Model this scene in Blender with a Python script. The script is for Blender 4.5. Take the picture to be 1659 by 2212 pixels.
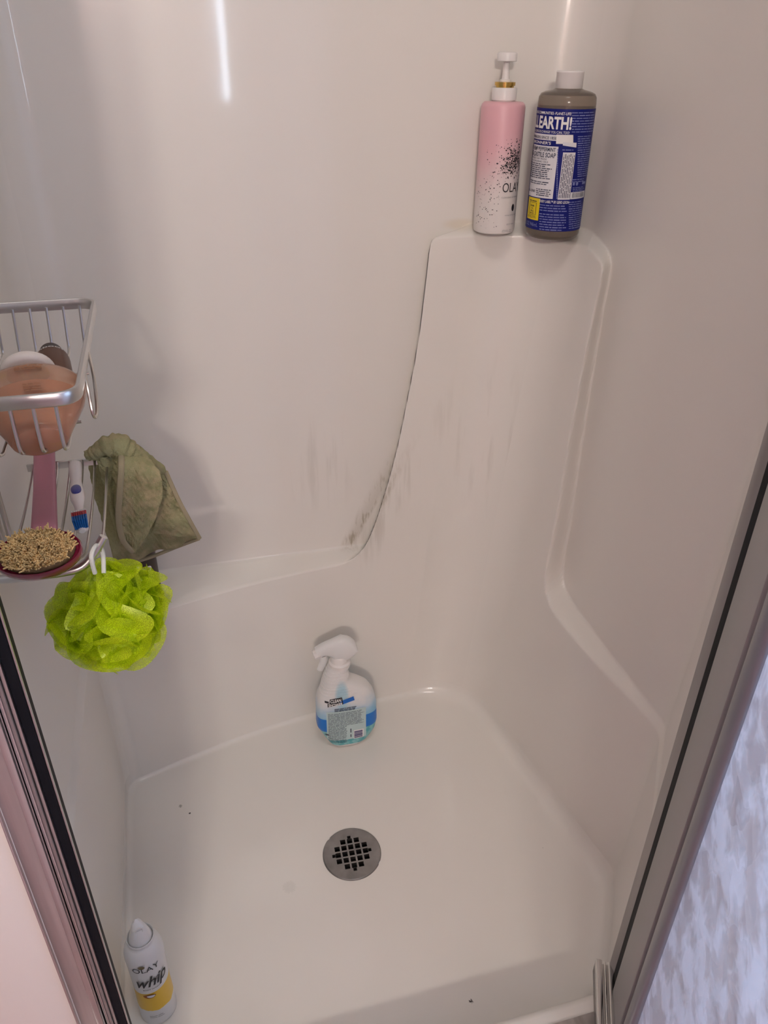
import bpy, bmesh, math, random
import numpy as np
from mathutils import Vector, Matrix
random.seed(7); np.random.seed(7)
for o in list(bpy.data.objects): bpy.data.objects.remove(o)
S = bpy.context.scene
COL = S.collection
PI = math.pi

# ------------------------------------------------------------------ camera
W, H, F = 1659., 2212., 1663.
VPD = (795., 3870.)                    # vanishing point of the plumb lines
YAW = math.radians(15.5)
CAM = np.array([0, 0, 1.24])
_dn = np.array([VPD[0]-W/2, VPD[1]-H/2, F]); _dn /= np.linalg.norm(_dn)
_up = -_dn
_h = np.array([0, 0, 1.]) - _up*_up[2]; _h /= np.linalg.norm(_h)
_r = np.cross(_h, _up)
MW = np.array([_r*math.cos(YAW)+_h*math.sin(YAW), _h*math.cos(YAW)-_r*math.sin(YAW), _up])
def ray(px, py): return MW @ np.array([px-W/2, py-H/2, F])
def atz(px, py, z): d = ray(px, py); return CAM+(z-CAM[2])/d[2]*d
def aty(px, py, y): d = ray(px, py); return CAM+y/d[1]*d
def atx(px, py, x): d = ray(px, py); return CAM+x/d[0]*d
cd = bpy.data.cameras.new('camera'); cam = bpy.data.objects.new('camera', cd); COL.objects.link(cam)
cd.sensor_fit = 'HORIZONTAL'; cd.sensor_width = 36; cd.lens = 36*F/W; cd.clip_start = .02
R_, U_, B_ = MW@[1, 0, 0], MW@[0, -1, 0], MW@[0, 0, -1]
cam.matrix_world = Matrix(((R_[0], U_[0], B_[0], CAM[0]), (R_[1], U_[1], B_[1], CAM[1]), (R_[2], U_[2], B_[2], CAM[2]), (0, 0, 0, 1)))
S.camera = cam

# ------------------------------------------------------------------ world, lights, exposure
S.view_settings.view_transform = 'Standard'; S.view_settings.look = 'None'
S.view_settings.gamma = 1; S.view_settings.use_curve_mapping = False
S.view_settings.exposure = -0.12
wd = bpy.data.worlds.new('world'); S.world = wd; wd.use_nodes = True
wd.node_tree.nodes['Background'].inputs[0].default_value = (.55, .6, .75, 1)
wd.node_tree.nodes['Background'].inputs[1].default_value = .3
def area(name, loc, target, sx, sy, power, col):
    l = bpy.data.lights.new(name, 'AREA'); l.shape = 'RECTANGLE'; l.size = sx; l.size_y = sy; l.energy = power; l.color = col
    o = bpy.data.objects.new(name, l); COL.objects.link(o); o.location = loc
    o.rotation_euler = (Vector(target)-Vector(loc)).to_track_quat('-Z', 'Y').to_euler()
    return o
area('ceiling_lamp_offscreen', (.12, .15, 2.38), (.12, .16, 0), .35, .35, 6.5, (1, .92, .85))
area('window_right_daylight_offscreen', (1.455, -.55, 1.35), (0, -.55, 1.35), .64, .94, 27, (.45, .66, 1))
VANITY = 290.0      # emission of the vanity globes
SLIT = 30.0       # daylight in the narrow frosted window behind the camera

# ------------------------------------------------------------------ materials
MATS = {}
def mat(name, col, rough=.5, metal=0, spec=.5, trans=0, coat=0, alpha=1, bump=None, emit=None, var=None, ior=1.45, sss=0):
    m = bpy.data.materials.new(name); m.use_nodes = True
    n = m.node_tree.nodes; L = m.node_tree.links; b = n['Principled BSDF']
    b.inputs['Base Color'].default_value = (*col, 1); b.inputs['Roughness'].default_value = rough
    b.inputs['Metallic'].default_value = metal; b.inputs['Specular IOR Level'].default_value = spec
    b.inputs['Transmission Weight'].default_value = trans; b.inputs['Coat Weight'].default_value = coat
    b.inputs['Alpha'].default_value = alpha; b.inputs['IOR'].default_value = ior
    b.inputs['Coat Roughness'].default_value = .06
    if sss: b.inputs['Subsurface Weight'].default_value = sss; b.inputs['Subsurface Radius'].default_value = (.01, .01, .01)
    if emit: b.inputs['Emission Color'].default_value = (*emit[0], 1); b.inputs['Emission Strength'].default_value = emit[1]
    tc = n.new('ShaderNodeTexCoord')
    if bump:
        sc, st, dist = bump[:3]
        t = n.new('ShaderNodeTexNoise'); t.inputs['Scale'].default_value = sc; t.inputs['Detail'].default_value = 4
        mp = n.new('ShaderNodeMapping'); mp.inputs['Scale'].default_value = bump[3] if len(bump) > 3 else (1, 1, 1)
        L.new(tc.outputs['Object'], mp.inputs[0]); L.new(mp.outputs[0], t.inputs['Vector'])
        bp = n.new('ShaderNodeBump'); bp.inputs['Strength'].default_value = st; bp.inputs['Distance'].default_value = dist
        L.new(t.outputs['Fac'], bp.inputs['Height']); L.new(bp.outputs[0], b.inputs['Normal'])
    if var:       # (scale, amount, stretch)
        t = n.new('ShaderNodeTexNoise'); t.inputs['Scale'].default_value = var[0]; t.inputs['Detail'].default_value = 3
        mp = n.new('ShaderNodeMapping'); mp.inputs['Scale'].default_value = var[2] if len(var) > 2 else (1, 1, 1)
        L.new(tc.outputs['Object'], mp.inputs[0]); L.new(mp.outputs[0], t.inputs['Vector'])
        r = n.new('ShaderNodeMapRange'); r.inputs[1].default_value = .3; r.inputs[2].default_value = .7
        r.inputs[3].default_value = 1-var[1]; r.inputs[4].default_value = 1+var[1]
        L.new(t.outputs['Fac'], r.inputs[0])
        x = n.new('ShaderNodeMix'); x.data_type = 'RGBA'; x.blend_type = 'MULTIPLY'; x.inputs[0].default_value = 1
        x.inputs[6].default_value = (*col, 1); L.new(r.outputs[0], x.inputs[7]); L.new(x.outputs[2], b.inputs['Base Color'])
    MATS[name] = m
    return m
class NG:   # small node helper
    def __init__(s, m): s.n = m.node_tree.nodes; s.L = m.node_tree.links
    def math(s, op, a, b=None, c=None, clamp=False):
        x = s.n.new('ShaderNodeMath'); x.operation = op; x.use_clamp = clamp
        for i, v in enumerate((a, b, c)):
            if v is None: continue
            if isinstance(v, (int, float)): x.inputs[i].default_value = v
            else: s.L.new(v, x.inputs[i])
        return x.outputs[0]
    def rng(s, v, a, b, c=0., d=1., smooth=True):
        x = s.n.new('ShaderNodeMapRange'); x.interpolation_type = 'SMOOTHSTEP' if smooth else 'LINEAR'
        for i, w in enumerate((a, b, c, d)): x.inputs[i+1].default_value = w
        s.L.new(v, x.inputs[0]); return x.outputs[0]
    def mix(s, f, a, b):
        x = s.n.new('ShaderNodeMix'); x.data_type = 'RGBA'
        for i, v in ((0, f), (6, a), (7, b)):
            if isinstance(v, tuple): x.inputs[i].default_value = (*v, 1)
            elif isinstance(v, (int, float)): x.inputs[i].default_value = v
            else: s.L.new(v, x.inputs[i])
        return x.outputs[2]
    def noise(s, vec, sc, det=3, stretch=None):
        if stretch:
            mp = s.n.new('ShaderNodeMapping'); mp.inputs['Scale'].default_value = stretch; s.L.new(vec, mp.inputs[0]); vec = mp.outputs[0]
        t = s.n.new('ShaderNodeTexNoise'); t.inputs['Scale'].default_value = sc; t.inputs['Detail'].default_value = det
        s.L.new(vec, t.inputs['Vector']); return t.outputs['Fac']

GEL = (.79, .765, .715)
def gelcoat(name, specks=(), stains=False, coat=.6):
    m = mat(name, GEL, .32, spec=.4, coat=coat)
    g = NG(m); b = g.n['Principled BSDF']
    tc = g.n.new('ShaderNodeTexCoord'); pos = tc.outputs['Object']
    col = g.mix(0., GEL, GEL)
    sx = g.n.new('ShaderNodeSeparateXYZ'); g.L.new(pos, sx.inputs[0]); X, Y, Z = sx.outputs
    if stains:
        # soap scum streaks on the panel and grime along the foot of the tower edge
        def blob(cx, cz, rx, rz):
            dx = g.math('DIVIDE', g.math('SUBTRACT', X, cx), rx); dz = g.math('DIVIDE', g.math('SUBTRACT', Z, cz), rz)
            d = g.math('SQRT', g.math('ADD', g.math('MULTIPLY', dx, dx), g.math('MULTIPLY', dz, dz)))
            return g.rng(d, 1., .25)
        streak = g.rng(g.noise(pos, 60, 4, (1, 1, .09)), .46, .66)
        fine = g.rng(g.noise(pos, 170, 3, (1, 1, .25)), .45, .65)
        a = g.math('MULTIPLY', g.math('MULTIPLY', streak, blob(.225, .575, .09, .12)), .22)
        col = g.mix(a, col, (.42, .40, .34))
        lx = g.math('ADD', g.math('MULTIPLY', g.math('SUBTRACT', Z, .393), .52), .277)   # foot of the slanted edge
        dd = g.math('SUBTRACT', X, lx)
        near = g.math('MULTIPLY', g.rng(dd, -.028, -.003), g.rng(dd, .012, .0))
        band = g.math('MULTIPLY', near, g.math('MULTIPLY', g.rng(Z, .385, .40), g.rng(Z, .66, .42)))
        a2 = g.math('MULTIPLY', g.math('MULTIPLY', band, g.math('ADD', g.math('MULTIPLY', fine, .7), .35)), .75, clamp=True)
        col = g.mix(a2, col, (.33, .28, .19))
        near2 = g.math('MULTIPLY', g.rng(dd, .0, .012), g.rng(dd, .07, .015))
        band2 = g.math('MULTIPLY', near2, g.math('MULTIPLY', g.rng(Z, .33, .42), g.rng(Z, .78, .5)))
        a3 = g.math('MULTIPLY', g.math('MULTIPLY', band2, streak), .38)
        col = g.mix(a3, col, (.40, .37, .30))
        a4 = g.math('MULTIPLY', g.math('MULTIPLY', g.rng(g.noise(pos, 45, 4, (1, 1, .12)), .5, .7), blob(.53, .62, .1, .2)), .22)
        col = g.mix(a4, col, (.42, .39, .33))
        ye = g.math('MULTIPLY', blob(.475, .992, .04, .012), .25)
        col = g.mix(ye, col, (.62, .47, .2))
    for (p, r, c) in specks:
        vm = g.n.new('ShaderNodeVectorMath'); vm.operation = 'DISTANCE'; g.L.new(pos, vm.inputs[0]); vm.inputs[1].default_value = p
        nz = g.math('ADD', vm.outputs['Value'], g.math('MULTIPLY', g.math('SUBTRACT', g.noise(pos, 420, 2), .5), r*1.6))
        col = g.mix(g.rng(nz, r*1.1, r*.7), col, c)
    g.L.new(col, b.inputs['Base Color'])
    bp = g.n.new('ShaderNodeBump'); bp.inputs['Strength'].default_value = .08; bp.inputs['Distance'].default_value = .004
    g.L.new(g.noise(pos, 9, 2, (1, 1, .35)), bp.inputs['Height']); g.L.new(bp.outputs[0], b.inputs['Normal']); g.L.new(bp.outputs[0], b.inputs['Coat Normal'])
    return m

# ------------------------------------------------------------------ mesh helpers
class MB:
    def __init__(s): s.v = []; s.f = []
    def add(s, v, f):
        o = len(s.v); s.v += [tuple(map(float, p)) for p in v]; s.f += [tuple(i+o for i in q) for q in f]; return s
    def grid(s, P, wrap_u=False, wrap_v=False):
        P = np.asarray(P, float); n, m = P.shape[:2]; f = []
        for i in range(n if wrap_v else n-1):
            for j in range(m if wrap_u else m-1):
                f.append((i*m+j, i*m+(j+1) % m, ((i+1) % n)*m+(j+1) % m, ((i+1) % n)*m+j))
        return s.add(P.reshape(-1, 3), f)
    def rings(s, R, cap0=True, cap1=True):        # R: list of closed rings, same count
        R = np.asarray(R, float); n, m = R.shape[:2]; o = len(s.v); s.grid(R, wrap_u=True)
        if cap0: s.f.append(tuple(o+j for j in reversed(range(m))))
        if cap1: s.f.append(tuple(o+(n-1)*m+j for j in range(m)))
        return s
    def lathe(s, prof, n=40, c=(0, 0, 0), cap0=True, cap1=True):
        a = np.arange(n)*2*PI/n
        return s.rings([[(c[0]+r*math.cos(t), c[1]+r*math.sin(t), c[2]+z) for t in a] for r, z in prof], cap0, cap1)
    def tube(s, path, rad, n=8, closed=False, caps=True, flat=None):
        P = [Vector(p) for p in path]; k = len(P); R = []
        rad = [rad]*k if isinstance(rad, (int, float)) else rad
        up = None
        for i in range(k):
            t = (P[(i+1) % k]-P[i-1]) if closed else (P[min(i+1, k-1)]-P[max(i-1, 0)])
            t.normalize()
            if up is None:
                up = Vector((0, 0, 1)) if abs(t.z) < .9 else Vector((0, 1, 0))
            x = t.cross(up).normalized(); y = x.cross(t).normalized(); up = y
            fx, fy = flat if flat else (1, 1)
            R.append([P[i]+x*math.cos(a)*rad[i]*fx+y*math.sin(a)*rad[i]*fy for a in np.arange(n)*2*PI/n])
        if closed: return s.grid(R, wrap_u=True, wrap_v=True)
        return s.rings(R, caps, caps)
    def box(s, a, b):
        x0, y0, z0 = a; x1, y1, z1 = b
        return s.add([(x0, y0, z0), (x1, y0, z0), (x1, y1, z0), (x0, y1, z0), (x0, y0, z1), (x1, y0, z1), (x1, y1, z1), (x0, y1, z1)],
                     [(0, 3, 2, 1), (4, 5, 6, 7), (0, 1, 5, 4), (1, 2, 6, 5), (2, 3, 7, 6), (3, 0, 4, 7)])
    def build(s, name, m, parent=None, smooth=True, sharp=40, bevel=0, seg=2):
        me = bpy.data.meshes.new(name); me.from_pydata(s.v, [], s.f)
        if bevel:
            bm = bmesh.new(); bm.from_mesh(me); bmesh.ops.recalc_face_normals(bm, faces=bm.faces)
            bmesh.ops.bevel(bm, geom=[e for e in bm.edges if e.calc_face_angle(0) > .5], offset=bevel, segments=seg, affect='EDGES', profile=.5)
            bm.to_mesh(me); bm.free()
        else:
            bm = bmesh.new(); bm.from_mesh(me); bmesh.ops.recalc_face_normals(bm, faces=bm.faces); bm.to_mesh(me); bm.free()
        if smooth:
            me.polygons.foreach_set('use_smooth', [True]*len(me.polygons)); me.set_sharp_from_angle(angle=math.radians(sharp))
        me.materials.append(m if not isinstance(m, str) else MATS[m])
        o = bpy.data.objects.new(name, me); COL.objects.link(o)
        if parent: o.parent = parent
        return o
def thing(name, label, cat, loc=(0, 0, 0), rz=0, group=None, rot=None):
    o = bpy.data.objects.new(name, None); COL.objects.link(o); o.empty_display_size = .02
    o.location = loc; o.rotation_euler = rot or (0, 0, rz); o['label'] = label; o['category'] = cat
    if group: o['group'] = group
    return o
def tag(o, label=None, cat=None, kind=None):
    if label: o['label'] = label
    if cat: o['category'] = cat
    if kind: o['kind'] = kind
    return o
def face_cam(x, y): return math.atan2(-x, y)
def smooth_path(pts, n=8, closed=False):      # Catmull-Rom
    P = [np.array(p, float) for p in pts]; out = []; k = len(P)
    for i in range(k if closed else k-1):
        if closed: p0, p1, p2, p3 = P[i-1], P[i], P[(i+1) % k], P[(i+2) % k]
        else: p0, p1, p2, p3 = P[max(i-1, 0)], P[i], P[i+1], P[min(i+2, k-1)]
        for t in np.arange(n)/n:
            out.append(.5*((2*p1)+(p2-p0)*t+(2*p0-5*p1+4*p2-p3)*t*t+(3*p1-p0-3*p2+p3)*t**3))
    if not closed: out.append(P[-1])
    return out
_tc = {}
def text_mesh(txt, bold=0, shear=0):       # unit text: verts in cap heights, x from 0 to width
    key = (txt, bold, shear)
    if key in _tc: return _tc[key]
    c = bpy.data.curves.new('t', 'FONT'); c.body = txt; c.size = 1; c.offset = bold; c.shear = shear; c.resolution_u = 3
    o = bpy.data.objects.new('t', c); COL.objects.link(o)
    dg = bpy.context.evaluated_depsgraph_get(); me = o.evaluated_get(dg).to_mesh()
    v = np.array([tuple(p.co)[:2] for p in me.vertices]) if len(me.vertices) else np.zeros((0, 2)); f = [tuple(p.vertices) for p in me.polygons]
    o.evaluated_get(dg).to_mesh_clear(); bpy.data.objects.remove(o); bpy.data.curves.remove(c)
    if len(v): v[:, 0] -= v[:, 0].min(); v = v/.73
    _tc[key] = (v, f); return v, f
class Print:
    """flat print laid on a surface: map2(u, v, lift) -> point on the surface"""
    def __init__(s, mp): s.mp = mp; s.mb = MB()
    def text(s, txt, u0, v0, h, w=None, right=None, bold=0, rot=0, shear=0, lift=.0006):
        v, f = text_mesh(txt, bold, shear)
        if not len(v): return s
        wid = v[:, 0].max(); kx = (w/wid if w else h)
        if right is not None: u0 = right-wid*kx
        q = np.stack([v[:, 0]*kx, v[:, 1]*h], 1)
        if rot: q = np.stack([q[:, 0]*math.cos(rot)-q[:, 1]*math.sin(rot), q[:, 0]*math.sin(rot)+q[:, 1]*math.cos(rot)], 1)
        s.mb.add([s.mp(u0+a, v0+b, lift) for a, b in q], f); return s
    def rect(s, u0, v0, u1, v1, lift=.0004, nx=None):
        nx = nx or max(1, int(abs(u1-u0)/.004)); ny = max(1, int(abs(v1-v0)/.006))
        s.mb.grid([[s.mp(u0+(u1-u0)*i/nx, v0+(v1-v0)*j/ny, lift) for i in range(nx+1)] for j in range(ny+1)]); return s
    def poly(s, pts, lift=.0005):
        s.mb.add([s.mp(a, b, lift) for a, b in pts], [tuple(range(len(pts)))]); return s
    def disc(s, u, v, ru, rv, lift=.0006, n=16):
        return s.poly([(u+ru*math.cos(t), v+rv*math.sin(t)) for t in np.arange(n)*2*PI/n], lift)
    def lines(s, u0, u1, vs, h, jag=.25, lift=.0005, vertical=False):      # rows of illegible small print
        for v in vs:
            e = u1-(u1-u0)*random.uniform(0, jag); u = u0
            while u < e:
                w = min(random.uniform(.003, .011), e-u)
                if w > .0006:
                    hh = h*random.uniform(.8, 1.1)
                    if vertical: s.rect(v-hh/2, u, v+hh/2, u+w, lift)
                    else: s.rect(u, v-hh/2, u+w, v+hh/2, lift)
                u += w+.0011
        return s
    def build(s, name, m, parent):
        me = bpy.data.meshes.new(name); me.from_pydata(s.mb.v, [], s.mb.f); me.materials.append(MATS[m] if isinstance(m, str) else m)
        o = bpy.data.objects.new(name, me); COL.objects.link(o); o.parent = parent; return o

# common materials
mat('white_plastic', (.80, .77, .75), .32, spec=.5)
mat('alu', (.62, .61, .60), .28, metal=1, bump=(60, .05, .001, (1, 1, .03)))
mat('alu_dull', (.47, .46, .45), .42, metal=1)
mat('alu_brushed', (.60, .59, .58), .33, metal=1, bump=(40, .12, .002, (4, 1, .06)), var=(22, .22, (3, 1, .12)))
mat('chrome', (.72, .72, .72), .14, metal=1)
mat('black_rubber', (.006, .007, .010), .6, spec=.15)
mat('ink_black', (.02, .02, .025), .5)
mat('ink_dark', (.05, .06, .10), .5)
mat('ink_grey', (.30, .30, .31), .5)
mat('ink_white', (.80, .79, .78), .5)
mat('ink_pale', (.20, .23, .46), .5, spec=.2)
mat('gold', (.62, .42, .12), .22, metal=1)

# ------------------------------------------------------------------ shower shell
NS = [10, 8, 40, 26, 210, 90, 110, 16, 26]      # samples per range: seg, arc, seg, arc ...
def profile(V, R, bow):
    V = [np.array(p, float) for p in V]; k = len(V); pin = {}; pout = {}; arcs = {}
    for i in range(1, k-1):
        a = V[i-1]-V[i]; b = V[i+1]-V[i]; a /= np.linalg.norm(a); b /= np.linalg.norm(b)
        ang = math.acos(np.clip(a@b, -1, 1)); d = R[i]/math.tan(ang/2)
        bis = (a+b)/np.linalg.norm(a+b); c = V[i]+bis*R[i]/math.sin(ang/2)
        pin[i], pout[i] = V[i]+a*d, V[i]+b*d
        v0, v1 = pin[i]-c, pout[i]-c; th = math.acos(np.clip(v0@v1/R[i]**2, -1, 1))
        arcs[i] = lambda t, v0=v0, v1=v1, th=th, c=c: c+(v0*math.sin((1-t)*th)+v1*math.sin(t*th))/math.sin(th)
    out = []; ri = 0
    for i in range(k-1):
        p = pout.get(i, V[i]); q = pin.get(i+1, V[i+1]); n = NS[ri]; ri += 1
        for t in np.arange(n)/n:
            x = p+(q-p)*t
            if i == 2: x = x+np.array([0, bow*math.sin(PI*t)])
            out.append(x)
        if i+1 in arcs:
            n = NS[ri]; ri += 1
            for t in np.arange(n)/n: out.append(arcs[i+1](t))
    out.append(V[-1]); return np.array(out)
A_, F_ = (-.147, .480), (.486, .492)
RL = {1: .03, 2: .035, 3: .13, 4: .05}
L0 = profile([A_, (-.205, .555), (-.205, 1.108), (.517, 1.222), (.606, .68), F_], RL, .028)
L1 = profile([A_, (-.215, .555), (-.215, 1.140), (.630, 1.254), (.660, .69), F_], RL, .020)
RU = {1: .03, 2: .075, 3: .10, 4: .05}
U0 = profile([A_, (-.216, .555), (-.216, 1.243), (.606, 1.230), (.613, .68), F_], RU, 0)
U1 = profile([A_, (-.222, .555), (-.222, 1.272), (.668, 1.260), (.668, .69), F_], RU, 0)
NC = len(L0); ZT = .98
def Lz(z): return L0+(L1-L0)*(min(z, 1.2)/ZT)
def Uz(z): return U0+(U1-U0)*(min(z, 1.5)/ZT)
Lm = Lz(.5); S_ = np.concatenate([[0], np.cumsum(np.linalg.norm(np.diff(Lm, axis=0), axis=1))])
def s_of(x=None, y=None, z=0):
    P = Lz(z); c0 = sum(NS[:4]); c1 = sum(NS[:5])
    if x is not None: return float(np.interp(x, P[c0:c1+45, 0], S_[c0:c1+45]))
    r0 = c1+50; r1 = sum(NS[:7]); return float(np.interp(-y, -P[r0:r1, 1], S_[r0:r1]))
LED = .385
bnd = [(-1, LED), (s_of(x=.235, z=LED), LED)]
for x, z in [(.262, .388), (.285, .405), (.303, .436), (.324, .499), (.35, .594), (.368, .686), (.389, .805), (.400, .914), (.404, .966), (.411, .982), (.425, .985)]: bnd.append((s_of(x=x, z=z), z))
for y, z in [(1.13, .984), (1.090, .975), (1.068, .967), (1.058, .950), (1.056, .874), (1.046, .742), (1.036, .643), (1.022, .518), (1.018, .43), (1.008, .398), (.985, .380), (.955, .374), (.895, .370), (.815, .367)]: bnd.append((s_of(y=y, z=z), z))
bnd.append((S_[-1]+1, .372))
bnd = np.array(bnd)
def chaikin(P):
    Q = [P[0]]
    for a, b in zip(P[:-1], P[1:]): Q += [.75*a+.25*b, .25*a+.75*b]
    return np.array(Q+[P[-1]])
bnd = chaikin(bnd)
Zr = np.concatenate([np.arange(.035, .345, .0075), np.arange(.345, 1.01, .0030), np.arange(1.01, 2.40, .02), [2.40]])
NZ = len(Zr)
SS, ZZ = np.meshgrid(S_, Zr)
D = np.full(SS.shape, 9.)
for (s0, z0), (s1, z1) in zip(bnd[:-1], bnd[1:]):
    dx, dz = s1-s0, z1-z0; l2 = dx*dx+dz*dz
    if l2 < 1e-12: continue
    t = np.clip(((SS-s0)*dx+(ZZ-z0)*dz)/l2, 0, 1)
    D = np.minimum(D, np.hypot(SS-s0-t*dx, ZZ-z0-t*dz))
sd = np.where(ZZ < np.interp(SS, bnd[:, 0], bnd[:, 1]), D, -D)
WB = .0078
m_ = np.clip((sd+WB)/(2*WB), 0, 1); m_ = m_*m_*(3-2*m_)
PW = np.zeros((NZ, NC, 3))
for i, z in enumerate(Zr):
    PW[i, :, :2] = Uz(z)*(1-m_[i, :, None])+Lz(z)*m_[i, :, None]; PW[i, :, 2] = z
# closed floor loop, cove and rings to the drain
NFR = 60; DC = np.array([.184, .850])
front = [np.array(F_)*(1-t)+np.array(A_)*t for t in np.arange(1, NFR)/NFR]
def loop(P): return np.vstack([P, front])
base = loop(Lz(.035)); NL = len(base)
tan = np.roll(base, -1, 0)-np.roll(base, 1, 0); tan /= np.linalg.norm(tan, axis=1)[:, None]
inn = np.stack([tan[:, 1], -tan[:, 0]], 1)
inn[np.einsum('ij,ij->i', inn, DC-base) < 0] *= -1
rc = np.full(NL, .012); cD = sum(NS[:5]); ramp = np.clip((np.arange(NL)-(cD-30))/70, 0, 1); rc = .013+.020*ramp*ramp*(3-2*ramp)
rc[NC:] = .025
for _ in range(12): rc = (np.roll(rc, 1)+rc+np.roll(rc, -1))/3; inn = (np.roll(inn, 1, 0)+inn+np.roll(inn, -1, 0))/3
rows = []
for a in np.linspace(0, PI/2, 9):
    xy = base+inn*(rc*(1-math.cos(a)))[:, None]
    z = .035-(.035-rc)*min(1, a/.35)*1.0 - rc*math.sin(a)*.9 if a > 0 else np.full(NL, .035)
    rows.append(np.column_stack([xy, np.maximum(z, 0.0)+.004]))
rows[0][:, 2] = .035
e = rows[-1].copy(); dirs = e[:, :2]-DC; dirs /= np.linalg.norm(dirs, axis=1)[:, None]
for t in np.linspace(0, 1, 30)[1:]:
    xy = e[:, :2]*(1-t)+(DC+dirs*.0515)*t
    rows.append(np.column_stack([xy, e[:, 2]*(1-t)*(1-t)+0*t]))
PF = np.array(rows)
def grid_normals(P, wrap):
    du = (np.roll(P, -1, 1)-np.roll(P, 1, 1)) if wrap else np.gradient(P, axis=1)
    dv = np.gradient(P, axis=0); n = np.cross(du, dv); n /= np.maximum(np.linalg.norm(n, axis=2), 1e-9)[..., None]; return n
nW = grid_normals(np.concatenate([PF[:3][::-1][:, :NC][1:-0 or None][:-1], PW], 0), False)[-NZ:]
nF = grid_normals(PF, True)
def emit_grid(name, P, N, m, wrap=False, flip=False):
    n, k = P.shape[:2]; f = []
    for i in range(n-1):
        for j in range(k if wrap else k-1):
            q = (i*k+j, i*k+(j+1) % k, (i+1)*k+(j+1) % k, (i+1)*k+j); f.append(q if not flip else q[::-1])
    me = bpy.data.meshes.new(name); me.from_pydata(P.reshape(-1, 3).tolist(), [], f)
    me.polygons.foreach_set('use_smooth', [True]*len(me.polygons))
    me.normals_split_custom_set_from_vertices(N.reshape(-1, 3).tolist()); me.materials.append(m)
    o = bpy.data.objects.new(name, me); COL.objects.link(o); tag(o, kind='structure'); return o
def speck(px, py, r, surf='f', c=(.05, .04, .035)):
    p = atz(px, py, .002) if surf == 'f' else (aty(px, py, 1.252) if surf == 'b' else atx(px, py, .605))
    return (tuple(p), r, c)
specks_f = [speck(1173, 1835, .0032), speck(1017, 2165, .004), speck(1290, 1950, .0025), speck(1268, 1969, .0022), speck(410, 1757, .0022), speck(390, 1742, .0035, c=(.42, .40, .37)), speck(1110, 1690, .002), speck(625, 1915, .012, c=(.73, .71, .66)), speck(1085, 1660, .0016)]
specks_b = [speck(501, 332, .003, 'b'), speck(533, 343, .002, 'b'), speck(125, 590, .005, 'b', (.3, .3, .29)), speck(132, 605, .004, 'b', (.3, .3, .29)), speck(118, 575, .003, 'b', (.35, .34, .33)), speck(686, 986, .0018, 'b'), speck(1054, 910, .006, 'b', (.45, .42, .36))]
specks_r = [speck(1507, 1012, .0018, 'r'), speck(1462, 1232, .0018, 'r'), speck(1370, 1752, .0016, 'r'), speck(1359, 865, .0014, 'r')]
M_FLOOR = gelcoat('gelcoat_floor', specks_f); M_BACK = gelcoat('gelcoat_back', specks_b, True); M_SIDE = gelcoat('gelcoat_side', specks_r, coat=.3)
c1 = sum(NS[:3])+NS[3]//2; c2 = sum(NS[:5])+int(NS[5]*.62)
# winding: the inside must face the room
emit_grid('floor', PF, -nF if nF[-1, :, 2].mean() < 0 else nF, M_FLOOR, wrap=True, flip=True)
cx = np.array([.2, .85, 1.]); sgn = 1 if np.einsum('k,k->', nW[NZ//2, NC//2], cx-PW[NZ//2, NC//2]) > 0 else -1
nW = nW*sgn
M_LEFT = gelcoat('gelcoat_left', coat=0); M_LEFT.node_tree.nodes['Principled BSDF'].inputs['Roughness'].default_value = .45
emit_grid('wall_left', PW[:, :c1+1], nW[:, :c1+1], M_LEFT, flip=False)
emit_grid('wall_back', PW[:, c1:c2+1], nW[:, c1:c2+1], M_BACK, flip=False)
emit_grid('wall_right', PW[:, c2:], nW[:, c2:], M_SIDE, flip=False)

# curb, bathroom shell
mat('bath_wall', (.48, .31, .32), .6, bump=(80, .1, .001))
mat('bath_ceiling', (.46, .45, .44), .8, bump=(120, .2, .001))
mat('bath_floor', (.36, .25, .25), .45, var=(9, .12))
M_GEL = gelcoat('gelcoat_plain')
tag(MB().box((-.30, .40, -.10), (.66, .484, .100)).build('trim_curb', M_GEL, bevel=.012, seg=3), kind='structure')
tag(MB().box((-.30, .460, .06), (-.176, .50, 2.0)).build('trim_flange_left', M_GEL, bevel=.006), kind='structure')
tag(MB().box((.505, .478, .06), (.70, .50, 2.0)).build('trim_flange_right', M_GEL, bevel=.006), kind='structure')
ZB = -.10
def slab(name, a, b, m): return tag(MB().box(a, b).build(name, m, smooth=False), kind='structure')
slab('floor_bathroom', (-1.35, -1.75, ZB-.05), (1.45, .49, ZB), 'bath_floor')
slab('ceiling', (-1.35, -1.75, 2.40), (1.45, 1.40, 2.45), 'bath_ceiling')
slab('wall_bathroom_left', (-1.40, -1.75, ZB), (-1.35, .52, 2.40), 'bath_wall')
MB_ = MB()
MB_.box((-1.40, -1.80, ZB), (.25, -1.75, 2.40)); MB_.box((.33, -1.80, ZB), (1.50, -1.75, 2.40)); MB_.box((.25, -1.80, ZB), (.33, -1.75, 1.12)); MB_.box((.25, -1.80, 1.92), (.33, -1.75, 2.40))
tag(MB_.build('wall_bathroom_rear', 'bath_wall', smooth=False), kind='structure')
wf = MB()
for a, b in [((.23, -1.80, 1.10), (.272, -1.735, 1.94)), ((.308, -1.80, 1.10), (.35, -1.735, 1.94)), ((.23, -1.80, 1.10), (.35, -1.735, 1.20)), ((.23, -1.80, 1.89), (.35, -1.735, 1.94))]: wf.box(a, b)
w2 = tag(wf.build('window_2_offscreen', 'white_plastic', bevel=.004), kind='structure')
mat('frosted_pane', (.3, .4, .6), .3, emit=((.72, .85, 1), SLIT))
MB().box((.270, -1.775, 1.195), (.310, -1.77, 1.892)).build('pane_offscreen', 'frosted_pane', w2, smooth=False)
slab('wall_bathroom_front_left', (-1.40, .475, ZB), (-.26, .52, 2.40), 'bath_wall')
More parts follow.
